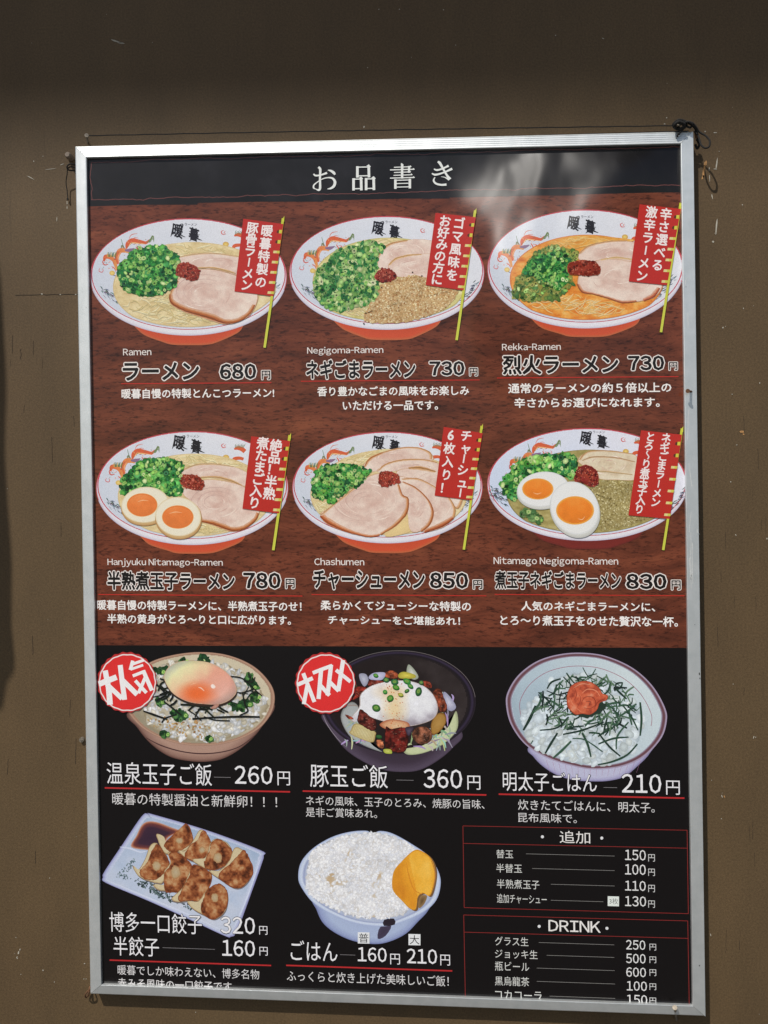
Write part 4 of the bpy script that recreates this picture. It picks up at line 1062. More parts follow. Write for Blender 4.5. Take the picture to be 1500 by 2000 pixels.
A.blob([(780, 720), (900, 700), (930, 790), (860, 835), (720, 850)], [(1, (224, 196, 140)), (0, (234, 208, 150))])
pork(A, [(780, 450), (860, 460), (960, 510), (1040, 590), (1075, 680), (1050, 760), (960, 822), (900, 800), (880, 640), (830, 540)], 20, -.03,
     [([(850, 452), (950, 500), (1040, 590), (1072, 680), (1045, 765), (985, 818)], [4, 5, 6, 10, 12, 8], (186, 110, 64))])
pork(A, [(245, 700), (330, 630), (460, 530), (560, 440), (650, 395), (740, 400), (820, 470), (850, 550), (892, 580), (880, 680), (800, 780), (680, 840), (600, 852), (480, 835), (340, 780)], 22, 0.03,
     [([(248, 705), (300, 750), (400, 800), (500, 834), (600, 856), (680, 846)], [14, 20, 14, 8, 6, 4], (190, 100, 56)), ([(690, 840), (800, 770), (878, 680), (890, 580), (848, 548), (820, 470)], [4, 10, 12, 8, 6, 5], (186, 110, 62)),
      ([(250, 695), (340, 622), (460, 528), (560, 440)], [5, 5, 4, 3], (206, 158, 112))], cen=(600, 580))
for k in range(5): A.stroke(ellpts(590, 590, 250 - k * 48, 150 - k * 30, 60, 1.4 + k * .4, 4.9), [1, 3.5, 3.5, 1], (204, 168, 156), smooth=False)
scallions(A, [(180, 500), (200, 420), (250, 345), (380, 330), (500, 340), (600, 365), (595, 410), (540, 470), (450, 510), (380, 570), (300, 570), (200, 575)], 330, seed=41, cols=GREENS + [(160, 190, 110), (150, 186, 104)])
scallions(A, [(300, 590), (340, 580), (360, 600), (320, 615)], 8, seed=42)
paste(A, [(672, 420), (690, 385), (750, 376), (810, 400), (830, 460), (780, 470), (715, 492), (678, 465)], 9, c=(150, 52, 40))
A.build('dish_picture', sheet, 'picture of ramen covered in fanned pork slices')

# egg and sesame ramen
A = Art(V['B3'][:2], V['B3'][2]); f = fmap(757, 445, 1.0)
cx, ci, a, b = bowl(A, 757, 60, 715, 865, 828, 925, footc=((96, 32, 30), (122, 44, 38), (104, 42, 36)), inner=((206, 216, 236), (226, 226, 236)))
f2 = lambda x, y: f(x + 56, y - 26)
dragon(A, f2); dragon_r(A, lambda x, y: f(x + 8, y - 6)); logo(A, 748, 130, 0.96)
inkland(A, lambda x, y: (60 + (x - 92) * 1.0, 485 + (y - 600) * 0.9), 0); inkland(A, lambda x, y: (1330 + (x - 1232), 640 + (y - 715)), 1); inkland(A, lambda x, y: (50 + (x - 92) * 1.0, 520 + (y - 600) * 0.9), 0)
SP = clip_in(ellpts(770, 525, 590, 312), cx, ci, a * .985, b * .975)
soup(A, SP, [(0.2, (138, 124, 72)), (0.5, (164, 150, 92)), (0.8, (190, 176, 118))], 20, [(190, 180, 130)], seed=23)
pork(A, [(690, 290), (760, 230), (900, 222), (1060, 240), (1120, 280), (1120, 420), (960, 430), (840, 420), (760, 350)], 24, 0.0, [([(700, 285), (760, 228), (900, 220), (1080, 242)], [4, 5, 4, 3], (190, 150, 100)), ([(720, 290), (800, 264), (960, 270), (1100, 300)], [3, 5, 5, 3], (186, 150, 112)), ([(740, 360), (900, 372), (1080, 392)], [3, 5, 3], (196, 166, 120))],
     cols=[(0.22, (200, 176, 146)), (0.5, (220, 204, 176)), (0.8, (232, 222, 200))])
seb = spl2([(760, 500), (850, 440), (1000, 440), (1120, 470), (1320, 560), (1335, 640), (1240, 720), (1120, 780), (1000, 808), (860, 815), (860, 700), (800, 560)], 6, True)
seb = clip_in(seb, cx, ci, a * .95, b * .93)
A.z += 3e-6; A.blob(seb, [(1, (158, 142, 92)), (0, (166, 150, 98))], smooth=False, jit=4); A.z += 3e-6
A.bits(seb, 1500, (5, 9), [(188, 174, 120), (158, 142, 88), (202, 190, 142), (136, 120, 72), (176, 160, 104)], asp=(.5, .9), sides=5, seed=25, levels=110, edge=0.86)
scallions(A, [(150, 460), (200, 380), (260, 310), (400, 260), (520, 250), (620, 240), (670, 290), (660, 400), (600, 400), (480, 370), (340, 400), (260, 460), (250, 560), (200, 560)], 330, (14, 24), seed=51)
scallions(A, [(300, 640), (400, 660), (440, 700), (400, 740), (330, 700), (290, 680)], 34, (13, 20), seed=52, cols=[(96, 140, 76), (76, 122, 68), (120, 158, 92)], base=(120, 134, 80))
paste(A, [(662, 430), (690, 350), (740, 322), (800, 340), (836, 390), (832, 460), (780, 478), (720, 450)], 11, c=(118, 28, 26))
SK = ((190, 190, 184), (212, 212, 206)); WH = ((214, 216, 216), (232, 232, 230)); YK = ((236, 158, 60), (236, 132, 44), (240, 150, 62))
egg(A, 425, 500, 190, 130, -0.12, SK, WH, YK, 112, 76, (-22, -6, 0.2), [[(370, 520), (400, 530), (430, 520)]])
egg(A, 655, 625, 172, 205, -0.5, SK, WH, YK, 136, 102, (14, 22, 1.2), [[(690, 706), (720, 712), (740, 690)]])
A.build('dish_picture', sheet, 'picture of ramen with two white egg halves, scallions and sesame in a bowl with a dark red foot')

# ---- egg rice bowl
RICE = [(214, 216, 218), (226, 226, 226), (200, 202, 204), (214, 208, 194), (190, 182, 162), (222, 218, 206), (206, 206, 204)]
A = Art(V['C1'][:2], V['C1'][2])
A.blob([(265, 525), (330, 640), (430, 760), (560, 850), (700, 885), (850, 890), (980, 860), (1120, 770), (1240, 640), (1330, 460), (1000, 400), (600, 400)], [(1, (92, 62, 56)), (0.94, (146, 112, 100)), (0.8, (176, 142, 126)), (0, (170, 136, 120))], center=(800, 560)); A.z += 3e-6
A.stroke([(395, 715), (500, 770), (650, 815), (800, 832), (950, 820), (1080, 780), (1190, 700)], [3, 9, 8, 9, 8, 7, 3], (70, 44, 46)); A.z += 3e-6
def C1rim(k, cx=790, cy=432): 
    P = spl2([(250, 470), (300, 270), (420, 165), (600, 108), (800, 88), (1000, 112), (1180, 190), (1300, 310), (1338, 420), (1310, 540), (1220, 650), (1060, 735), (860, 772), (640, 760), (440, 690), (310, 590)], 8, True); c = np.array([cx, cy]); return c + (P - c) * k
A.blob(C1rim(1), [(1, (140, 104, 88)), (0.985, (186, 150, 128)), (0.96, (160, 122, 102)), (0.94, (176, 150, 126)), (0, (190, 172, 146))], smooth=False, center=(790, 432)); A.z += 3e-6
A.field(C1rim(0.945), 6, lambda x, y: ramp3(0.5 + (x - 790) / 1100 * .5 - (y - 432) / 340 * .35 + (vnoise(x, y, 80, 61, 3) - .5) * .3, [(0.1, (150, 140, 118)), (0.45, (186, 174, 150)), (0.8, (206, 194, 168))])); A.z += 3e-6
rc = spl2([(380, 480), (440, 300), (520, 190), (640, 150), (820, 150), (980, 190), (1120, 250), (1220, 360), (1285, 470), (1250, 560), (1120, 660), (960, 725), (800, 742), (640, 725), (500, 690), (400, 600)], 7, True)
A.blob(rc, [(1, (150, 136, 108)), (0.9, (186, 176, 152)), (0, (198, 190, 170))], smooth=False, jit=5); A.z += 3e-6
A.bits(rc, 760, (17, 30), RICE, asp=(.42, .75), sides=8, seed=62, levels=110, edge=0.88, shade=8, mod=.22)
A.bits(spl2([(400, 590), (560, 560), (760, 580), (860, 640), (800, 720), (640, 700), (500, 670)], 5, True), 70, (6, 12), [(186, 146, 92), (204, 168, 110), (172, 130, 84)], sides=6, seed=63, levels=40)
scallions(A, [(780, 150), (800, 98), (850, 130), (860, 175), (810, 180)], 12, (12, 18), seed=64, cols=[(28, 66, 36), (40, 84, 46)], base=(26, 58, 34))
for q in ([(1110, 290), (1160, 240), (1200, 300), (1230, 350), (1180, 360)], [(1170, 400), (1210, 390), (1230, 440), (1180, 450)], [(590, 520), (680, 520), (690, 580), (630, 595), (590, 570)], [(1000, 450), (1050, 460), (1150, 430), (1160, 480), (1040, 520)], [(480, 430), (520, 440), (510, 480), (480, 470)], [(440, 215), (500, 200), (560, 190), (530, 230), (470, 240)], [(505, 680), (545, 680), (560, 700), (520, 706)], [(845, 715), (870, 712), (872, 732), (850, 735)], [(640, 150), (680, 140), (700, 165), (660, 170)]):
    scallions(A, q, 9, (14, 22), seed=65, cols=[(52, 98, 52), (34, 72, 40), (90, 140, 76)], base=(40, 76, 44))
def nori(A, n, box, seed, w=(8, 17), cols=((28, 34, 26), (38, 46, 34), (20, 24, 22)), ang=None, L=(60, 170)):
    R = random.Random(seed); x0, y0, x1, y1 = box
    for k in range(n):
        x, y = R.uniform(x0, x1), R.uniform(y0, y1); an = R.uniform(0, math.pi) if ang is None else R.gauss(*ang); l = R.uniform(*L); b_ = R.uniform(-18, 18)
        dx, dy = math.cos(an) * l / 2, math.sin(an) * l / 2; ww = R.uniform(*w); c_ = cols[R.randrange(len(cols))]
        A.stroke([(x - dx, y - dy), (x - dy * .0 + b_ * .5, y + b_), (x + dx, y + dy)], [ww * .8, ww, ww * .8], c_, k=4)
K2 = (26, 28, 24)
nori(A, 16, (500, 300, 620, 440), 66); nori(A, 16, (560, 430, 960, 520), 67, ang=(0.15, .5)); nori(A, 8, (1060, 260, 1200, 420), 68, w=(6, 10), L=(60, 120))
A.stroke([(375, 518), (450, 545), (550, 580)], [8, 16, 12], K2); A.stroke([(735, 576), (900, 566), (1080, 560), (1228, 562)], [14, 13, 16, 12], K2); A.stroke([(510, 605), (540, 570), (620, 545)], 10, K2)
A.stroke([(820, 560), (900, 585), (1010, 590)], 9, K2); A.stroke([(1010, 265), (1100, 280), (1180, 350), (1245, 410)], [10, 10, 9, 7], K2); A.stroke([(1100, 380), (1120, 470), (1140, 520), (1080, 550)], [8, 12, 12, 8], K2); A.stroke([(700, 510), (760, 550), (800, 590)], 9, K2)
A.z += 3e-6
eg = spl2([(528, 270), (560, 200), (640, 158), (740, 150), (860, 165), (960, 215), (1030, 285), (1060, 370), (1020, 430), (940, 468), (850, 470), (720, 455), (620, 410), (560, 350)], 7, True)
A.blob([(p[0] + 2, p[1] + 16) for p in eg], [(1, (52, 40, 34)), (0, (60, 40, 30))], smooth=False); A.z += 3e-6
A.blob(eg, [(1, (206, 168, 140)), (0.95, (226, 196, 160)), (0, (226, 140, 96))], smooth=False); A.z += 3e-6
def eggf(x, y):
    u = (x - 528) / 530; v_ = (y - 150) / 320
    f_ = u * 0.55 + v_ * .42 + (vnoise(x, y, 60, 69, 3) - .5) * .12
    base_ = ramp3(f_, [(0.08, (222, 228, 220)), (0.22, (234, 230, 178)), (0.36, (236, 204, 164)), (0.52, (232, 166, 142)), (0.72, (232, 172, 154)), (0.95, (234, 200, 186))])
    r = np.hypot((x - 770) / 165, (y - 390) / 105); w_ = np.clip(1.12 - r, 0, 1)[:, None]; w_ = w_ * w_ * (3 - 2 * w_)
    o_ = base_ * (1 - w_) + np.array((236, 112, 58)) * w_
    e_ = np.clip((np.hypot((x - 790) / 275, (y - 310) / 165) - .78) / .3, 0, 1)[:, None]; return o_ * (1 - .22 * e_)
c = eg.mean(0); A.field(c + (eg - c) * .985, 4.5, eggf); A.z += 3e-6
A.blob([(870, 330), (888, 322), (905, 340), (895, 354), (876, 350)], [(1, (244, 220, 206)), (0, (250, 240, 234))]); A.stroke([(780, 345), (800, 352), (822, 372)], [3, 8, 4], (248, 206, 180)); A.stroke([(720, 330), (745, 318), (770, 312)], [1, 5, 1], (244, 190, 150))
A.blob([(870, 500), (905, 470), (930, 475), (905, 500)], [(1, (170, 120, 106)), (0, (196, 150, 132))])
A.build('dish_picture', sheet, 'picture of a rice bowl with an orange hot spring egg and dark seaweed')

# ---- pork and egg rice bowl
A = Art(V['C2'][:2], V['C2'][2])
def C2rim(k):
    P = ellpts(822, 455, 562, 378); th = -0.0; c = np.array([822, 455]); return c + (P - c) * k
P = spl2([(262, 540), (320, 660), (430, 800), (560, 890), (700, 950), (850, 966), (980, 950), (1110, 880), (1220, 785), (1285, 680), (1100, 500), (500, 500)], 8, True)
A.blob(P, [(1, (70, 58, 74)), (0.96, (84, 72, 90)), (0.75, (62, 50, 64)), (0, (40, 32, 42))], smooth=False, center=(810, 700)); A.z += 3e-6
A.stroke([(262, 540), (300, 625), (370, 720), (440, 790)], [2, 5, 4, 1], (150, 140, 150))
A.z += 3e-6
A.blob(C2rim(1), [(1, (46, 38, 48)), (0.985, (30, 22, 30)), (0.955, (54, 44, 66)), (0.93, (28, 22, 30)), (0.9, (33, 26, 28)), (0, (38, 30, 32))], smooth=False, center=(822, 455)); A.z += 3e-6
A.ring(822, 455, 561, 377, 3, (120, 112, 112), math.pi * 1.18, math.pi * 1.97)
A.field(C2rim(.89), 8, lambda x, y: ramp3(0.5 + (x - 822) / 560 * .35 + (vnoise(x, y, 90, 71, 3) - .5) * .5, [(0.1, (28, 20, 22)), (0.5, (36, 28, 28)), (0.9, (60, 52, 52))])); A.z += 3e-6
# cabbage shreds
cab = spl2([(400, 540), (440, 440), (540, 260), (700, 235), (900, 190), (1000, 280), (1150, 380), (1240, 500), (1230, 640), (1150, 740), (1000, 820), (850, 840), (650, 810), (480, 700), (410, 620)], 6, True)
R = random.Random(72)
A.blob([(395, 560), (450, 460), (520, 480), (560, 640), (620, 760), (700, 820), (560, 770), (450, 690)], [(1, (120, 120, 118)), (.9, (168, 172, 172)), (0, (184, 188, 190))]); A.blob([(860, 800), (1000, 770), (1080, 700), (1180, 640), (1240, 520), (1250, 650), (1150, 760), (1010, 825), (890, 840)], [(1, (150, 156, 124)), (.9, (196, 204, 160)), (0, (206, 212, 180))]); A.z += 3e-6
for k in range(70):
    side = R.random()
    if side < .4: x, y = R.uniform(1040, 1220), R.uniform(400, 760)
    elif side < .7: x, y = R.uniform(880, 1150), R.uniform(680, 800)
    else: x, y = R.uniform(410, 620), R.uniform(480, 760)
    an = R.uniform(0, 3.1); l = R.uniform(40, 110); w_ = R.uniform(8, 18); g_ = R.choice([(206, 210, 214), (176, 184, 172), (196, 206, 160), (188, 190, 200), (214, 216, 216)])
    A.stroke([(x - l / 2 * math.cos(an), y - l / 2 * math.sin(an)), (x + 8, y - 8), (x + l / 2 * math.cos(an), y + l / 2 * math.sin(an))], [w_ * .3, w_, w_ * .4], tuple(q * R.uniform(.7, .98) for q in g_), k=4)
A.blob([(890, 180), (930, 210), (965, 270), (930, 290), (880, 250)], [(1, (150, 158, 140)), (0, (210, 212, 204))]); A.blob([(532, 250), (580, 250), (600, 300), (570, 340), (540, 300)], [(1, (150, 150, 170)), (0, (190, 192, 208))])
A.blob([(1150, 380), (1200, 420), (1240, 490), (1200, 520), (1150, 470)], [(1, (150, 150, 176)), (0, (204, 204, 222))])
A.blob([(470, 660), (510, 610), (640, 665), (650, 700), (620, 750), (470, 690)], [(1, (160, 134, 80)), (.85, (200, 184, 130)), (0, (214, 204, 158))], smooth=True)
for k in range(14): A.stroke([(505 + k * 10, 625 + k * 4), (485 + k * 10, 690 + k * 4)], 2, (170, 146, 92), smooth=False)
A.z += 3e-6
def meat(pts, c, seed, hl=14):
    A.z += 3e-6
    O = spl2(pts, 6, True); A.blob(O, [(1, tuple(q * .45 for q in c)), (0.9, tuple(q * .8 for q in c)), (0, tuple(c))], smooth=False, jit=1.5); A.z += 1e-6; cc_ = O.mean(0)
    A.field(cc_ + (O - cc_) * .93, 5, lambda x, y: ramp3(vnoise(x, y, 26, seed, 4, .65), [(0.25, tuple(q * .4 for q in c)), (0.5, c), (0.75, tuple(min(255, q * 1.5 + 12) for q in c))]))
    R_ = random.Random(seed)
    for k in range(hl):
        p = cc_ + (O[R_.randrange(len(O))] - cc_) * R_.uniform(.1, .8); A.stroke([p, p + np.array([R_.uniform(6, 20), R_.uniform(-6, 6)])], [1, 3.5, 1], (206, 150, 130), smooth=False)
meat([(720, 240), (770, 222), (815, 250), (800, 280), (720, 270)], (150, 72, 44), 73, 4); meat([(600, 300), (650, 290), (720, 310), (680, 340), (600, 335)], (104, 40, 30), 74, 5)
meat([(480, 350), (560, 340), (590, 360), (540, 410), (480, 440), (500, 400)], (120, 36, 26), 75, 4); meat([(1070, 380), (1120, 355), (1150, 420), (1175, 500), (1130, 530), (1100, 470)], (128, 60, 38), 76, 8)
meat([(1000, 300), (1050, 310), (1060, 350), (1010, 340)], (120, 46, 30), 79, 3)
A.blob([(1060, 600), (1110, 535), (1160, 545), (1165, 610), (1110, 680), (1060, 690)], [(1, (110, 70, 30)), (.8, (166, 124, 60)), (0, (180, 140, 76))])
A.blob([(600, 270), (640, 240), (720, 240), (700, 290), (620, 290)], [(1, (170, 170, 200)), (0, (214, 216, 236))]); A.blob([(820, 250), (860, 232), (940, 255), (930, 280), (830, 280)], [(1, (170, 160, 60)), (0, (222, 208, 90))])
# white poached egg
A.z += 3e-6
eg = spl2([(470, 570), (530, 490), (540, 400), (620, 335), (760, 300), (900, 300), (1010, 340), (1080, 410), (1108, 500), (1080, 570), (1000, 610), (880, 632), (760, 610), (690, 590), (610, 570), (530, 590), (490, 600)], 7, True)
A.blob(eg, [(1, (180, 160, 150)), (0.94, (218, 212, 214)), (0, (228, 226, 230))], smooth=False, center=(820, 460)); A.z += 3e-6
def pe(x, y):
    f_ = 0.66 + (vnoise(x, y, 70, 77, 3) - .5) * .5 - np.clip((np.hypot((x - 900) / 230, (y - 440) / 190) - .55) / .5, 0, 1) * .34 * (x > 800) - np.clip((y - 500) / 150, 0, 1) * .3
    b_ = ramp3(f_, [(0.1, (156, 148, 158)), (0.35, (200, 196, 204)), (0.6, (232, 232, 236)), (0.85, (244, 244, 246))])
    r = np.hypot((x - 790) / 100, (y - 500) / 170); w_ = (np.clip(1.2 - r, 0, 1) * .8)[:, None]
    r2 = np.hypot((x - 760) / 150, (y - 380) / 70); w2 = (np.clip(1.1 - r2, 0, 1) * .55)[:, None]
    b_ = b_ * (1 - w_) + np.array((232, 204, 150)) * w_; return b_ * (1 - w2) + np.array((230, 190, 130)) * w2
c = np.array([820, 460]); A.field(c + (eg - c) * .98, 5, pe); A.z += 3e-6
A.blob([(680, 620), (760, 580), (880, 600), (900, 640), (860, 665), (760, 665)], [(1, (170, 90, 60)), (.7, (214, 160, 120)), (0, (222, 190, 150))]); A.z += 3e-6
A.bits(spl2([(720, 300), (900, 290), (880, 400), (870, 560), (850, 640), (720, 640), (700, 480), (740, 380)], 5, True), 70, (2.5, 6), [(200, 104, 50), (184, 80, 36), (214, 130, 70)], sides=5, seed=78, levels=20, edge=1)
A.blob([(930, 455), (960, 450), (965, 475), (935, 480)], [(1, (234, 234, 240)), (0, (246, 246, 250))])
meat([(525, 540), (545, 505), (600, 550), (650, 590), (655, 650), (620, 665), (560, 630), (520, 600)], (84, 32, 26), 81, 12)
meat([(725, 640), (770, 650), (885, 645), (888, 750), (860, 820), (760, 815), (720, 770)], (92, 26, 20), 82, 18)
meat([(915, 690), (960, 635), (1030, 640), (1068, 690), (1040, 750), (960, 760)], (116, 70, 50), 83, 14)
meat([(430, 545), (470, 560), (490, 580), (450, 575)], (120, 50, 34), 84, 2); meat([(655, 735), (700, 735), (710, 790), (670, 780)], (178, 100, 66), 85, 3)
A.blob([(710, 800), (760, 800), (770, 830), (720, 828)], [(1, (160, 170, 60)), (0, (206, 208, 110))]); A.blob([(870, 640), (930, 640), (900, 700), (880, 690)], [(1, (50, 38, 50)), (0, (90, 80, 100))])
def ringlet(x, y, a_, b_, ro, c=(58, 128, 56), ic=(130, 170, 80)):
    a_ *= .8; b_ *= .72; c = tuple(q * R.uniform(.75, 1.2) for q in c)
    A.z += 3e-6
    A.ell(x + 2, y + 6, a_, b_, [(1, (30, 70, 34)), (0, (30, 70, 34))], rot=ro, n=24); A.z += 2e-6
    A.ell(x, y, a_, b_, [(1, tuple(q * .8 for q in c)), (.8, c), (0, c)], rot=ro, n=24); A.z += 2e-6; A.ell(x, y, a_ * .5, b_ * .5, [(1, ic), (0, tuple(q * .8 for q in ic))], rot=ro, n=18)
for q in ((652, 258, 24, 18, .3), (728, 290, 28, 24, .2), (790, 305, 34, 28, 0), (800, 345, 32, 24, .3), (720, 378, 20, 20, 0), (758, 425, 32, 30, -.6), (655, 495, 38, 34, .2), (880, 300, 36, 26, .4), (905, 335, 30, 20, .6), (965, 375, 28, 44, .35), (985, 310, 22, 20, 0), (880, 370, 24, 14, -.5)): ringlet(*q)
ringlet(835, 400, 24, 18, .2, (170, 180, 60), (206, 206, 110)); ringlet(675, 705, 28, 16, .1, (46, 92, 50), (60, 110, 60)); ringlet(500, 330, 18, 14, 0, (120, 60, 40), (90, 50, 40))
A.build('dish_picture', sheet, 'picture of a dark bowl with poached egg, braised pork and scallions')

# ---- cod roe rice bowl
A = Art(V['C3'][:2], V['C3'][2])
P = spl2([(310, 780), (345, 855), (420, 930), (520, 990), (640, 1025), (780, 1035), (900, 1030), (1010, 1000), (1110, 920), (1195, 830), (1250, 700), (1000, 600), (500, 600)], 8, True)
A.blob(P, [(1, (128, 122, 160)), (.95, (168, 164, 200)), (0.85, (188, 188, 214)), (0, (190, 190, 215))], smooth=False, center=(740, 820)); A.z += 3e-6
for k in range(16):
    x = 440 + k * 46; A.stroke([(x, 900 + 60 * math.sin(math.pi * k / 15) - 20), (x + (740 - x) * .08, 1000 + 30 * math.sin(math.pi * k / 15) - 30)], [2, 4.5, 1], (168, 116, 150), smooth=False)
A.z += 3e-6
def C3rim(k): 
    P = spl2([(143, 470), (160, 370), (240, 250), (380, 150), (560, 100), (740, 95), (900, 125), (1080, 210), (1220, 340), (1310, 500), (1320, 600), (1280, 720), (1160, 850), (1000, 925), (800, 948), (640, 925), (460, 870), (290, 770), (180, 620)], 8, True)
    c = np.array([733, 525]); return c + (P - c) * k
A.blob(C3rim(1), [(1, (150, 130, 160)), (.99, (178, 166, 190)), (.972, (104, 70, 78)), (.95, (110, 72, 80)), (.935, (150, 140, 160)), (.925, (190, 202, 214)), (0, (190, 204, 214))], smooth=False, center=(733, 525)); A.z += 3e-6
A.field(C3rim(.925), 7, lambda x, y: ramp3(.35 + (x - 150) / 1170 * .45 - (y - 525) / 430 * .12 + (vnoise(x, y, 130, 86, 2) - .5) * .12, [(.2, (140, 158, 172)), (.5, (176, 194, 206)), (.8, (206, 218, 222))])); A.z += 3e-6
# inner thin line
Q = C3rim(.82) + np.array([-5, 20]); Q = Q[(Q[:, 1] < 640)]; i0 = np.argmax(np.hypot(*np.diff(Q, axis=0).T)) + 1; Q = np.concatenate([Q[i0:], Q[:i0]]); A.stroke(Q, 4, (158, 92, 112), smooth=False)
A.z += 3e-6
rc = spl2([(270, 640), (260, 560), (320, 460), (420, 380), (480, 290), (640, 250), (780, 250), (900, 310), (1040, 400), (1110, 500), (1140, 620), (1100, 780), (1000, 870), (850, 905), (700, 910), (540, 870), (400, 800), (300, 720)], 7, True)
A.blob(rc, [(1, (168, 182, 190)), (.92, (192, 204, 212)), (0, (196, 206, 212))], smooth=False, jit=4)
A.bits(rc, 420, (22, 42), [(206, 218, 226), (214, 224, 230), (196, 208, 216), (188, 198, 200), (198, 206, 206)], asp=(.5, .9), sides=8, seed=87, levels=110, edge=.93, shade=6, mod=.16)
A.z += 3e-6
GN = ((44, 72, 56), (58, 90, 70), (34, 56, 46), (80, 110, 86), (28, 44, 40), (96, 124, 98))
R = random.Random(88)
for k in range(230):
    an = R.uniform(0, 2 * math.pi); r = math.sqrt(R.random())
    x, y = 730 + 350 * r * math.cos(an) , 480 + 225 * r * math.sin(an)
    if y > 640 and R.random() < .55: continue
    d = R.uniform(0, math.pi); l = R.uniform(40, 130); w_ = R.uniform(6, 17); b_ = R.uniform(-20, 20)
    A.stroke([(x - l / 2 * math.cos(d), y - l / 2 * math.sin(d)), (x + b_, y + b_ * .6), (x + l / 2 * math.cos(d), y + l / 2 * math.sin(d))], [w_ * .7, w_, w_ * .6], GN[R.randrange(len(GN))], k=4)
A.z += 3e-6
for p, w_ in (([(520, 680), (470, 760), (430, 830)], 18), ([(620, 740), (550, 810), (490, 862)], 18), ([(700, 680), (740, 760), (765, 855)], 18), ([(1125, 455), (1135, 580), (1125, 700)], 18), ([(1105, 760), (1030, 840), (920, 890), (815, 912)], 15),
              ([(740, 740), (800, 780), (850, 818)], 10), ([(820, 680), (900, 780), (980, 850)], 15), ([(360, 480), (320, 570), (270, 660)], 22), ([(1040, 600), (960, 700), (950, 800)], 14), ([(820, 760), (930, 720), (1040, 710)], 14), ([(630, 720), (720, 730), (850, 815)], 9),
              ([(560, 690), (700, 660), (860, 600)], 14), ([(390, 660), (520, 640), (600, 560)], 12), ([(800, 210), (770, 260), (740, 290)], 8), ([(705, 200), (740, 260), (790, 290)], 8), ([(400, 380), (390, 460), (330, 540)], 16), ([(1000, 480), (1060, 560), (1110, 660)], 14), ([(340, 735), (325, 760)], 10)):
    A.stroke(p, [w_ * .7, w_, w_ * .6], GN[R.randrange(3)])
A.z += 3e-6
A.blob([(610, 480), (640, 545), (740, 572), (840, 520), (870, 460), (700, 380)], [(1, (40, 58, 48)), (0, (26, 38, 34))], jit=6); A.z += 3e-6
ro_ = [(590, 400), (620, 335), (690, 302), (760, 305), (820, 345), (850, 390), (888, 405), (880, 440), (830, 460), (810, 510), (760, 545), (700, 540), (650, 545), (600, 500), (588, 460)]
O = spl2(ro_, 6, True); A.blob(O, [(1, (150, 60, 40)), (.9, (204, 96, 62)), (0, (206, 100, 70))], smooth=False); A.z += 3e-6; cc_ = O.mean(0)
A.field(cc_ + (O - cc_) * .95, 5, lambda x, y: ramp3(vnoise(x, y, 45, 89, 4, .6), [(.25, (156, 66, 48)), (.45, (198, 92, 62)), (.6, (214, 110, 76)), (.8, (222, 150, 120))])); A.z += 3e-6
for p, w_, c_ in (([(640, 340), (660, 400), (640, 440)], 7, (160, 66, 46)), ([(700, 390), (740, 360), (800, 370), (830, 410)], 8, (226, 140, 106)), ([(690, 470), (720, 420), (780, 420), (800, 470), (760, 500), (710, 495)], 6, (140, 56, 40)), ([(730, 450), (760, 450), (750, 480)], 6, (120, 60, 50)),
                  ([(610, 420), (640, 480), (700, 530)], 7, (224, 130, 96)), ([(660, 500), (690, 440), (680, 400)], 5, (150, 60, 44)), ([(790, 500), (820, 450), (870, 430)], 7, (150, 58, 38)), ([(640, 350), (700, 320), (770, 330)], 6, (220, 150, 120))): A.stroke(p, [w_ * .4, w_, w_ * .4], c_)
A.build('dish_picture', sheet, 'picture of a pale blue bowl with rice, shredded green seaweed and orange cod roe')

# ---- dumplings on a plate
A = Art(V['D1'][:2], V['D1'][2])
plate = [(400, 36), (440, 42), (860, 165), (1290, 325), (1318, 370), (1300, 440), (1225, 650), (1110, 960), (1060, 1010), (1000, 1000), (700, 860), (400, 725), (70, 585), (45, 540), (60, 490), (200, 280), (350, 60)]
def plt_(k, dx=0, dy=0):
    P = spl2(plate, 6, True); c = np.array([680, 520]); return c + (P - c) * k + np.array([dx, dy])
A.blob(plt_(1), [(1, (134, 132, 178)), (.975, (176, 182, 216)), (.94, (196, 204, 226)), (.9, (164, 176, 204)), (0, (180, 194, 216))], smooth=False, center=(680, 520)); A.z += 3e-6
A.field(plt_(.93), 7, lambda x, y: ramp3(.5 + (y - 500) / 900 * .5 - (x - 680) / 1300 * .2 + (vnoise(x, y, 90, 91, 4) - .5) * .45, [(.15, (152, 172, 200)), (.5, (184, 196, 218)), (.85, (204, 208, 222))])); A.z += 3e-6
A.stroke([(70, 560), (400, 700), (720, 835), (1000, 965)], [3, 12, 12, 4], (206, 212, 232)); A.stroke([(1090, 930), (1190, 690), (1290, 400)], [4, 14, 4], (208, 216, 236)); A.z += 3e-6
A.bits(spl2([(290, 560), (420, 570), (600, 690), (760, 760), (780, 810), (600, 740), (400, 650)], 5, True), 130, (6, 20), [(64, 84, 84), (96, 114, 116), (50, 64, 66), (120, 136, 144)], asp=(.3, .7), sides=6, seed=92, levels=40)
A.bits(spl2([(150, 540), (230, 440), (290, 380), (290, 440), (230, 520), (300, 560)], 5, True), 60, (5, 11), [(112, 136, 140), (90, 112, 120), (150, 166, 176)], asp=(.3, .7), sides=6, seed=93, levels=40)
A.z += 3e-6
A.blob([(268, 300), (310, 210), (350, 130), (400, 98), (480, 104), (590, 145), (650, 175), (560, 230), (520, 330), (400, 325)], [(1, (196, 168, 160)), (.93, (176, 110, 80)), (.84, (110, 58, 56)), (.6, (62, 40, 56)), (0, (54, 36, 54))], center=(430, 220)); A.z += 3e-6
A.stroke([(180, 300), (260, 312), (340, 340), (400, 330)], [4, 14, 12, 4], (206, 214, 234)); A.z += 3e-6
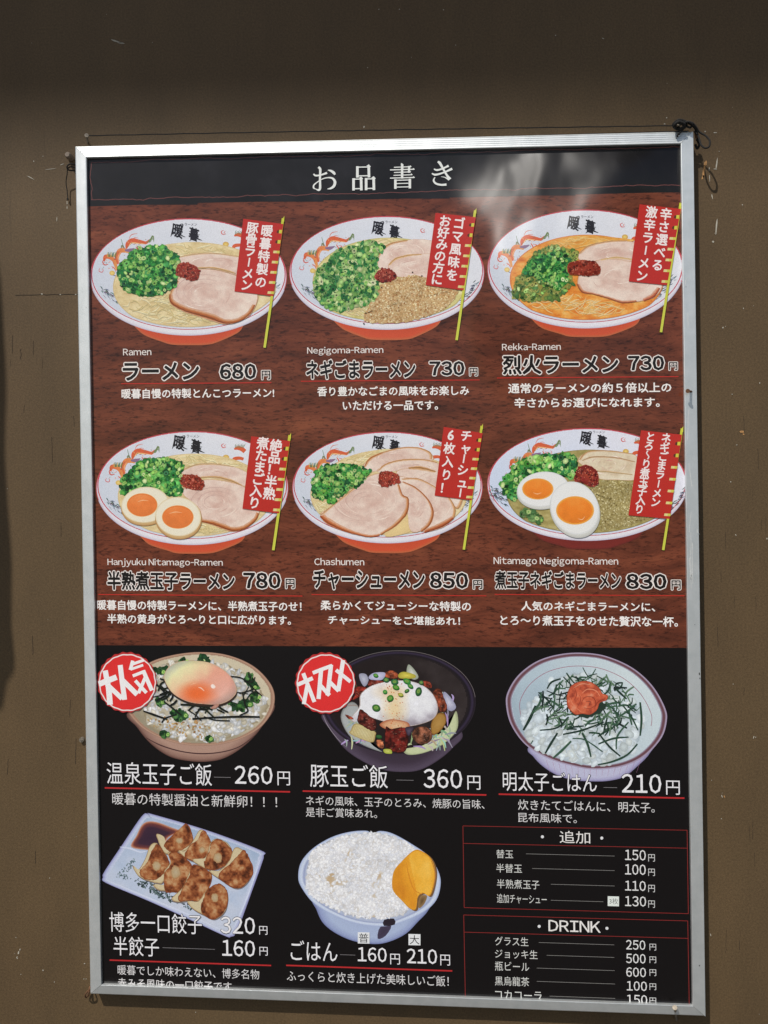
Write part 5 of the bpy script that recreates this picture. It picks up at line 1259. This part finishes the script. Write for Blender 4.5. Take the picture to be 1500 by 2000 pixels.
GC = [(.18, (72, 36, 20)), (.34, (116, 60, 34)), (.48, (150, 86, 50)), (.62, (172, 112, 70)), (.8, (192, 150, 108))]
def dumpling(skin, top, seed, pale=None):
    A.z += 3e-6
    O = spl2(skin, 6, True); A.poly([(x + 4, y + 10) for x, y in O], (118, 110, 112)); A.z += 1e-6
    A.poly(O, (196, 176, 136)); A.stroke(np.concatenate([O, O[:1]]), 4, (150, 122, 86), smooth=False, jit=1)
    ic = O.mean(0); A.poly(ic + (O - ic) * .93, (206, 190, 154)); A.z += 1e-6
    O = spl2(top, 6, True); tc = O.mean(0); O = tc + (O - tc) * 1.07; A.blob(O, [(1, (112, 54, 28)), (.93, (156, 86, 48)), (0, (160, 90, 50))], smooth=False, jit=2); A.z += 1e-6
    c = O.mean(0)
    def fn(x, y):
        r = np.hypot((x - c[0]), (y - c[1])) / np.abs(O - c).max()
        return ramp3((vnoise(x, y, 52, seed, 2, .5) - .5) * .9 + (vnoise(x, y, 16, seed + 7, 3, .6) - .5) * .5 + .56 - .2 * np.clip(r - .3, 0, 1), GC)
    A.field(c + (O - c) * .95, 4.5, fn); A.z += 1e-6
    if pale: A.blob(ellpts(pale[0], pale[1], pale[2], pale[3], 24), [(1, (168, 120, 78)), (.7, (182, 156, 118)), (0, (186, 168, 138))], smooth=False, jit=2.5)
dumpling([(470, 200), (520, 215), (560, 260), (700, 130), (740, 180), (750, 300), (640, 340), (540, 350), (495, 280)], [(540, 270), (610, 200), (690, 125), (725, 150), (752, 240), (700, 300), (610, 340), (550, 310)], 94, (650, 250, 30, 26))
dumpling([(640, 330), (690, 335), (760, 250), (800, 180), (840, 170), (900, 260), (880, 370), (800, 420), (700, 385)], [(700, 370), (740, 290), (800, 240), (838, 175), (880, 230), (898, 300), (860, 380), (780, 405)], 95, (830, 325, 26, 26))
dumpling([(755, 400), (800, 395), (860, 380), (900, 270), (950, 235), (1040, 280), (1065, 360), (1000, 450), (900, 480), (800, 440)], [(850, 430), (890, 340), (910, 270), (960, 245), (1030, 290), (1062, 350), (1020, 430), (940, 475), (880, 470)], 96, (955, 385, 34, 42))
dumpling([(885, 490), (960, 490), (1040, 420), (1090, 310), (1150, 325), (1210, 410), (1230, 500), (1170, 600), (1090, 625), (980, 560)], [(970, 520), (1050, 440), (1120, 370), (1160, 335), (1205, 410), (1228, 500), (1170, 590), (1100, 620), (1010, 575)], 97)
dumpling([(280, 450), (330, 480), (390, 370), (420, 290), (470, 272), (550, 370), (560, 440), (520, 580), (420, 570), (330, 530)], [(345, 490), (400, 420), (440, 330), (480, 290), (555, 400), (560, 450), (500, 530), (430, 555), (370, 540)], 98, (470, 450, 34, 40))
dumpling([(445, 600), (530, 600), (530, 500), (580, 420), (560, 345), (640, 350), (730, 420), (745, 480), (690, 640), (600, 650), (490, 640)], [(545, 640), (535, 520), (585, 440), (570, 365), (620, 345), (700, 400), (745, 465), (700, 560), (660, 645), (600, 650)], 99, (620, 500, 40, 54))
dumpling([(590, 710), (650, 650), (690, 600), (760, 450), (860, 480), (905, 540), (870, 640), (830, 730), (760, 720), (640, 735)], [(650, 715), (690, 610), (730, 540), (760, 452), (850, 480), (902, 540), (860, 660), (820, 722), (740, 715)], 101)
dumpling([(715, 730), (800, 730), (870, 640), (950, 600), (1010, 620), (1035, 700), (1010, 810), (930, 870), (850, 840), (760, 790)], [(825, 790), (850, 700), (880, 640), (960, 600), (1015, 640), (1030, 710), (1000, 810), (920, 865), (860, 840)], 102, (930, 700, 30, 36))
A.build('dish_picture', sheet, 'picture of eight fried dumplings on a pale blue plate with dark sauce')

# ---- plain rice bowl with pickles
A = Art(V['D2'][:2], V['D2'][2])
P = spl2([(285, 600), (310, 700), (360, 800), (460, 880), (600, 940), (760, 962), (880, 940), (1000, 880), (1090, 790), (1170, 700), (1220, 560), (900, 500), (500, 500)], 8, True)
A.blob(P, [(1, (112, 120, 164)), (.95, (146, 158, 198)), (.8, (170, 184, 214)), (0, (158, 170, 204))], smooth=False, center=(740, 700)); A.z += 3e-6
A.blob([(800, 830), (885, 822), (840, 900), (780, 920)], [(1, (70, 62, 84)), (0, (60, 52, 70))], k=3); A.z += 3e-6
def D2rim(k):
    P = spl2([(168, 440), (190, 330), (280, 225), (420, 140), (560, 98), (690, 88), (740, 110), (800, 90), (900, 112), (1050, 195), (1180, 290), (1255, 420), (1262, 530), (1220, 640), (1110, 730), (920, 810), (780, 825), (600, 800), (420, 730), (280, 640), (190, 520)], 8, True)
    c = np.array([715, 460]); return c + (P - c) * k
A.blob(D2rim(1), [(1, (156, 168, 206)), (.98, (192, 204, 228)), (.95, (206, 216, 234)), (.92, (150, 160, 196)), (.9, (176, 186, 210)), (0, (190, 196, 214))], smooth=False, center=(715, 460)); A.z += 3e-6
A.blob([(830, 775), (905, 765), (912, 812), (828, 822)], [(1, (44, 36, 46)), (0, (40, 32, 42))], k=2); A.z += 3e-6
rc = spl2([(235, 470), (270, 260), (400, 170), (560, 120), (690, 105), (820, 110), (980, 170), (1060, 240), (1000, 400), (960, 560), (1010, 700), (900, 750), (740, 765), (600, 745), (440, 690), (320, 620), (250, 560)], 8, True)
A.blob(rc, [(1, (170, 170, 176)), (.95, (204, 204, 208)), (0, (208, 206, 208))], smooth=False, jit=4); A.z += 3e-6
A.field(rc.mean(0) + (rc - rc.mean(0)) * .97, 8, lambda x, y: ramp3(vnoise(x, y, 110, 103, 3, .6), [(.20, (196, 172, 140)), (.33, (214, 208, 200)), (.6, (222, 222, 226))])); A.z += 3e-6
q = nr.uniform((230, 100), (1070, 770), (5200, 2)); q = q[inside(rc, q[:, 0], q[:, 1])]; keep = vnoise(q[:, 0], q[:, 1], 110, 103, 3, .6) + nr.uniform(-.12, .2, len(q)) > .34
A.bits(None, 0, (13, 22), [(224, 225, 230), (232, 232, 236), (216, 218, 225), (228, 228, 231), (214, 212, 212)], asp=(.4, .7), sides=8, seed=104, levels=140, edge=.965, shade=4, pts=q[keep][:2300], mod=.16)
A.z += 3e-6
pk = spl2([(905, 400), (960, 330), (1050, 245), (1110, 240), (1190, 300), (1225, 400), (1210, 520), (1180, 590), (1130, 570), (1090, 600), (1075, 690), (1030, 690), (960, 620), (905, 560), (890, 500)], 7, True)
A.blob([(x + 14, y + 8) for x, y in pk], [(1, (120, 90, 60)), (0, (110, 80, 50))], smooth=False); A.z += 3e-6
A.blob(pk, [(1, (206, 140, 40)), (.93, (232, 166, 46)), (0, (236, 172, 54))], smooth=False, center=(1060, 450)); A.z += 3e-6
cc_ = np.array([1060, 450])
A.field(cc_ + (pk - cc_) * .95, 6, lambda x, y: ramp3(.5 + (x - 1060) / 300 * .2 + np.where(x < 1030 + (y - 330) * .22, -.12, .12) + (vnoise(x, y * .5, 60, 105, 3, .5) - .5) * .5 - np.clip((x - 1170) / 60, 0, 1) * .35, [(.1, (206, 128, 34)), (.35, (228, 156, 44)), (.6, (238, 178, 62)), (.85, (244, 196, 92))])); A.z += 3e-6
A.stroke([(1000, 330), (1020, 430), (1060, 540), (1120, 575)], [2, 9, 9, 4], (216, 138, 40)); A.stroke([(1195, 320), (1225, 420), (1210, 530)], [4, 8, 4], (180, 120, 60))
A.blob([(1095, 640), (1115, 590), (1160, 590), (1140, 650), (1100, 685)], [(1, (150, 120, 80)), (0, (92, 70, 44))])
A.build('dish_picture', sheet, 'picture of a bowl of white rice with yellow pickles')

# ------------------------------------------------------------------ cords, nails and marks
def off(px, py, y): return W3(px, py, y)
# nails
def nail(name, head, tip, r, label, mat=M_NAIL, parent_label=None):
    m = MB(); h = Vector(head); t = Vector(tip); d = (h - t).normalized()
    m.tube([t, t + (h - t) * .5, h - d * 0.0012], r, 10); m.tube([h - d * 0.0012, h], r * 1.9, 12)
    o = m.build(name, mat); tag(o, label, 'nail'); return o
nail('nail', off(169, 264, -0.016), off(172, 280, 0.0015), 0.0013, 'pale nail above the left end of the top frame rail holding the cord')
nail('nail', off(1327, 241, -0.021), off(1322, 263, 0.0015), 0.0014, 'pale nail standing in the knot above the right corner of the board', M_NAIL)
nail('nail', off(1343, 763.5, -0.030), off(1362, 767, 0.0015), 0.0013, 'dark nail crossing the middle of the right frame rail', M_RUST)
nail('nail', off(1318, 1968, -0.024), off(1321, 1992, 0.0015), 0.0015, 'stubby nail under the bottom right end of the frame')
m = MB(); c = off(161, 1444, 0); m.tube([c + Vector((0, 0.001, 0)), c + Vector((0, -0.0035, 0))], [0.0036, 0.0030], 14); m.tube([c + Vector((0, -0.0035, 0)), c + Vector((0, -0.0042, 0))], [0.0016, 0.0012], 8)
tag(m.build('screw', M_NAIL), 'small round screw head in the wall beside the left frame rail', 'screw')
# cord along the top
cord = MB(); P = []
for i in range(61):
    t = i / 60; x = 170 + (1318 - 170) * t; y = 265 + (245.5 - 265) * t - 1.2 * math.sin(math.pi * t) + 0.35 * math.sin(i * 1.7); P.append(off(x, y, -0.0105 + 0.0006 * math.sin(i * 2.1)))
cord.tube(P, 0.00065, 6)
tag(cord.build('hanging_cord', M_CORD), 'thin black cord stretched along the wall just above the top frame rail', 'cord')
# knot at upper right
k = MB()
def ctube(pts, r, n=7): k.tube(spline([off(*p) for p in pts], 7), r, n)
ctube([(1318, 247, -.012), (1322, 238, -.020), (1334, 236, -.024), (1340, 244, -.022), (1332, 251, -.016), (1320, 250, -.014), (1316, 243, -.020), (1326, 235, -.026), (1338, 238, -.020)], 0.0019)
ctube([(1322, 252, -.018), (1318, 244, -.026), (1326, 238, -.028), (1336, 242, -.027), (1334, 250, -.024), (1325, 253, -.022)], 0.0018)
ctube([(1314, 245, -.014), (1320, 239, -.017), (1330, 240, -.012), (1336, 247, -.012), (1328, 252, -.011)], 0.0017)
ctube([(1336, 240, -.024), (1345, 238, -.027), (1352, 243, -.026), (1348, 249, -.022), (1339, 246, -.022), (1334, 252, -.023), (1325, 262, -.022), (1322, 267, -.021)], 0.0013)
ctube([(1338, 238, -.020), (1350, 239, -.026), (1358, 246, -.025), (1366, 258, -.022), (1378, 265, -.024), (1386, 275, -.027), (1385, 286, -.028), (1377, 289, -.027), (1369, 282, -.024), (1364, 266, -.020), (1356, 256, -.016)], 0.0011)
ctube([(1344, 240, -.022), (1354, 246, -.022), (1360, 256, -.018), (1363, 268, -.012), (1364, 280, -.008)], 0.0014)
ctube([(1360, 272, -.012), (1366, 280, -.010), (1362, 290, -.008), (1358, 282, -.008)], 0.0014)
tag(k.build('cord_knot', M_CORD, smooth=True), 'black knotted cord with a hanging loop over the upper right corner of the frame', 'cord')
m = MB(); m.tube([off(1358, 254, -.016), off(1361, 270, -.012)], 0.0016, 8)
tag(m.build('metal_hook', M_RUST), 'small rusty hook at the upper right corner of the frame', 'hook')
# left tail
m = MB()
def t2(pts, r): m.tube(spline([off(*p) for p in pts], 7), r, 7)
t2([(147, 322, -.010), (138, 320, -.014), (131, 325, -.014), (134, 332, -.012), (146, 333, -.008)], 0.0009); t2([(146, 327, -.010), (137, 326, -.012), (132, 330, -.012)], 0.0008)
t2([(132, 327, -.013), (131, 340, -.010), (129, 356, -.006), (131, 372, -.004), (132.5, 388, -.003)], 0.0006); t2([(132, 387, -.003), (132.5, 391, -.003)], 0.0012)
tag(m.build('cord_tail', M_CORD, smooth=True), 'loose black cord end dangling beside the upper left corner of the frame', 'cord')
m = MB(); c = off(139, 309, 0)
m.tube([c + Vector((0, 0.0, 0)), c + Vector((0, -0.010, 0)), c + Vector((0, -0.012, 0))], [0.0042, 0.0040, 0.0028], 10)
tag(m.build('wall_plug', M_PLUG), 'small brown plug in the wall at the upper left corner of the frame', 'plug')
m = MB(); m.tube(spline([off(178, 1930, -.004), off(171, 1936, -.012), off(166, 1944, -.010), off(169, 1948, -.004), off(174, 1940, -.003)], 6), 0.0009, 7); m.tube([off(176, 1926, -.002), off(172, 1946, -.006)], 0.0013, 7)
tag(m.build('metal_hook', M_RUST, smooth=True), 'small rusty hook at the lower left corner of the frame', 'hook')

# chips of paint missing from the wall (very thin flakes of exposed undercoat)
R = random.Random(31)
def chips(lst, mat, name, label):
    m = MB()
    for x, y, a, b, ro in lst:
        n = 9; pts = []
        for i in range(n):
            t = 2 * math.pi * i / n; r = R.uniform(.6, 1.15); u, w_ = a * r * math.cos(t), b * r * math.sin(t)
            pts.append(off(x + u * math.cos(ro) - w_ * math.sin(ro), y + u * math.sin(ro) + w_ * math.cos(ro), -0.00035))
        m.add(pts, [list(range(n))])
    o = m.build(name, mat, wl); tag(o, label, kind='stuff')
L = [(229, 81, 14, 1.6, .3), (236, 84, 7, 2, .2), (1472, 1440, 1.2, 3, .2), (1400, 318, 1.3, 14, .12), (1386, 348, .9, 9, -.05), (1391, 384, 1, 6, -.2), (1399, 445, 1.6, 17, .1), (1385, 330, 1, 5, .1), (1397, 330, 3.4, 1, .1), (1393, 472, 2.6, 2.4, 0),
     (1302, 230, 1.4, 1.2, 0), (1298, 242, 2.2, 1.4, 0), (1397, 259, 4, .9, 0), (1377, 257, 1.6, 1.6, 0), (1450, 400, 1.3, 1.3, 0), (1412, 640, 1.3, 2, 0), (1452, 602, 1, 2, 0), (1439, 869, 1.6, 1, 0), (1427, 941, 1.4, 1.2, 0), (1430, 770, 1, 1.2, 0), (1484, 748, 1, 1.5, 0), (1363, 1040, .9, 3, 0), (1366, 1043, 1, 2, 0), (1498, 1052, 1.5, 2, 0),
     (711, 248, 1.6, 2.6, 0), (740, 18, 1.4, 1, 0), (780, 18, 1.3, 1, 0), (866, 19, 1.4, 1, 0), (1085, 69, 1.2, 1.2, 0), (1178, 75, 3, .8, .4), (34, 1872, 1, 1, 0), (36, 1861, 1.6, 4, .4), (33, 1870, 1.2, 3, .5), (39, 1855, 1, 2.5, .2), (84, 1895, 1.7, 1.5, 0), (41, 1903, 1, 1, 0), (106, 1918, 1, 1.2, 0), (165, 1882, 1.6, 1, 0), (164, 1912, 1, 1, 0), (168, 1912, 1, .8, 0), (382, 1977, 1, 1, 0), (31, 1831, 1, 1, 0),
     (131, 396, 1, 4, 0), (131, 405, .7, 4, 0), (111, 428, .8, 5, 0), (121, 321, 5, 1, -.4), (66, 315, 1.2, 1.5, 0), (84, 305, 1, .8, 0), (82, 574, 2, 1.2, 0), (118, 575, 1.5, 1, 0), (148, 575, 2, 1, 0), (1410, 1555, 1, 3.5, -.3), (1432, 1336, 1, 1, 0), (1390, 1524, 1, 1, 0), (1409, 1599, 1, 1, 0), (1388, 1826, .8, 3, -.2), (1476, 1440, .9, 1.6, 0), (1437, 1045, 1, 2.5, -.5), (60, 347, 9, .8, .5), (100, 330, 12, .7, -.1), (890, 88, 1, 1, 0), (718, 132, 1, 1, 0)]
for q in range(12): L.append((R.uniform(0, 1500), R.uniform(0, 250), R.uniform(.4, .9), R.uniform(.4, .8), 0)) if q % 2 else L.append((R.uniform(1395, 1500), R.uniform(260, 2000), R.uniform(.4, 1.0), R.uniform(.4, 1.2), 0))
for q in range(5): L.append((R.uniform(0, 150), R.uniform(260, 2000), R.uniform(.4, .9), R.uniform(.4, 1.0), 0))
chips(L, M_CHIPW, 'paint_chips', 'small pale chips and scratches in the brown paint')
chips([(1375, 332, 2.2, 17, .12), (1373, 346, 1.8, 6, .4), (1449, 843, 5, 2.6, .1), (1452, 848, 2, 2, 0), (1379, 318, 2, 5, 0), (1415, 430 + 1126, .9, 3, -.3)], M_CHIPO, 'orange_paint_chips', 'orange brown chips beside the upper right corner and low right')
# hairline crack and panel seam on the left
m = MB()
def crack(pts, w): 
    for i in range(len(pts) - 1):
        (x0, y0), (x1, y1) = pts[i], pts[i + 1]; dx, dy = x1 - x0, y1 - y0; l = math.hypot(dx, dy); nx, ny = -dy / l * w / 2, dx / l * w / 2
        m.add([off(x0 + nx, y0 + ny, -.0003), off(x1 + nx, y1 + ny, -.0003), off(x1 - nx, y1 - ny, -.0003), off(x0 - nx, y0 - ny, -.0003)], [[0, 1, 2, 3]])
def wig(x0, y0, x1, y1, n, a): return [(x0 + (x1 - x0) * i / n + (R.gauss(0, a) if abs(y1 - y0) > abs(x1 - x0) else 0), y0 + (y1 - y0) * i / n + (R.gauss(0, a) if abs(x1 - x0) >= abs(y1 - y0) else 0)) for i in range(n + 1)]
crack(wig(30, 576.5, 152, 574.5, 16, .3), 1.0); crack(wig(40, 682, 41, 703, 6, .5), .8); crack(wig(24, 655, 24, 690, 6, .3), .6)
for q in range(26):
    x = R.choice([R.uniform(15, 150), R.uniform(1400, 1490)]); y = R.uniform(640, 1900); crack(wig(x, y, x + R.uniform(-2, 2), y + R.uniform(12, 50), 6, .35), R.uniform(.4, .7))
o = m.build('wall_cracks', simple('crack_shadow_gap', (0.03, 0.02, 0.012), 0.9), wl); tag(o, 'hairline cracks in the brown paint', kind='stuff')
# scratches and dents on the frame
m = MB()
def scr(x0, y0, x1, y1, w=0.8, n=4, a=.4):
    P = wig(x0, y0, x1, y1, n, a)
    for i in range(n):
        (ax, ay), (bx, by) = P[i], P[i + 1]; dx, dy = bx - ax, by - ay; l = math.hypot(dx, dy); nx, ny = -dy / l * w / 2, dx / l * w / 2; yy = FRONT - .0002
        m.add([off(ax + nx, ay + ny, yy), off(bx + nx, by + ny, yy), off(bx - nx, by - ny, yy), off(ax - nx, ay - ny, yy)], [[0, 1, 2, 3]])
for q in ((1342, 542, 1337, 560), (1343, 612, 1344, 640), (1345, 800, 1343, 860), (1346, 905, 1351, 950), (1349, 1040, 1350, 1130), (1352, 1060, 1353, 1140), (1347, 1090, 1351, 1150), (1350, 1000, 1346, 1040), (1361, 1034, 1364, 1042), (1351, 1120, 1349, 1135)): scr(*q)
on_board(m.build('scratches', M_SCRATCH))['kind'] = 'stuff'
m = MB()
def dent(x, y, a, b): 
    pts = [off(x + a * R.uniform(.6, 1.1) * math.cos(t), y + b * R.uniform(.6, 1.1) * math.sin(t), FRONT - .0003) for t in np.linspace(0, 2 * math.pi, 8, endpoint=False)]; m.add(pts, [list(range(8))])
for q in ((1366, 1316, 1.2, 3), (1367, 1325, 1, 2), (1366, 1886, 1.2, 1.6), (1370, 778, .8, 1), (1340, 560, .7, .7), (168, 600, .6, .6), (1357, 1220, .6, .8)): dent(*q)
on_board(m.build('dents', M_BACK))['kind'] = 'stuff'
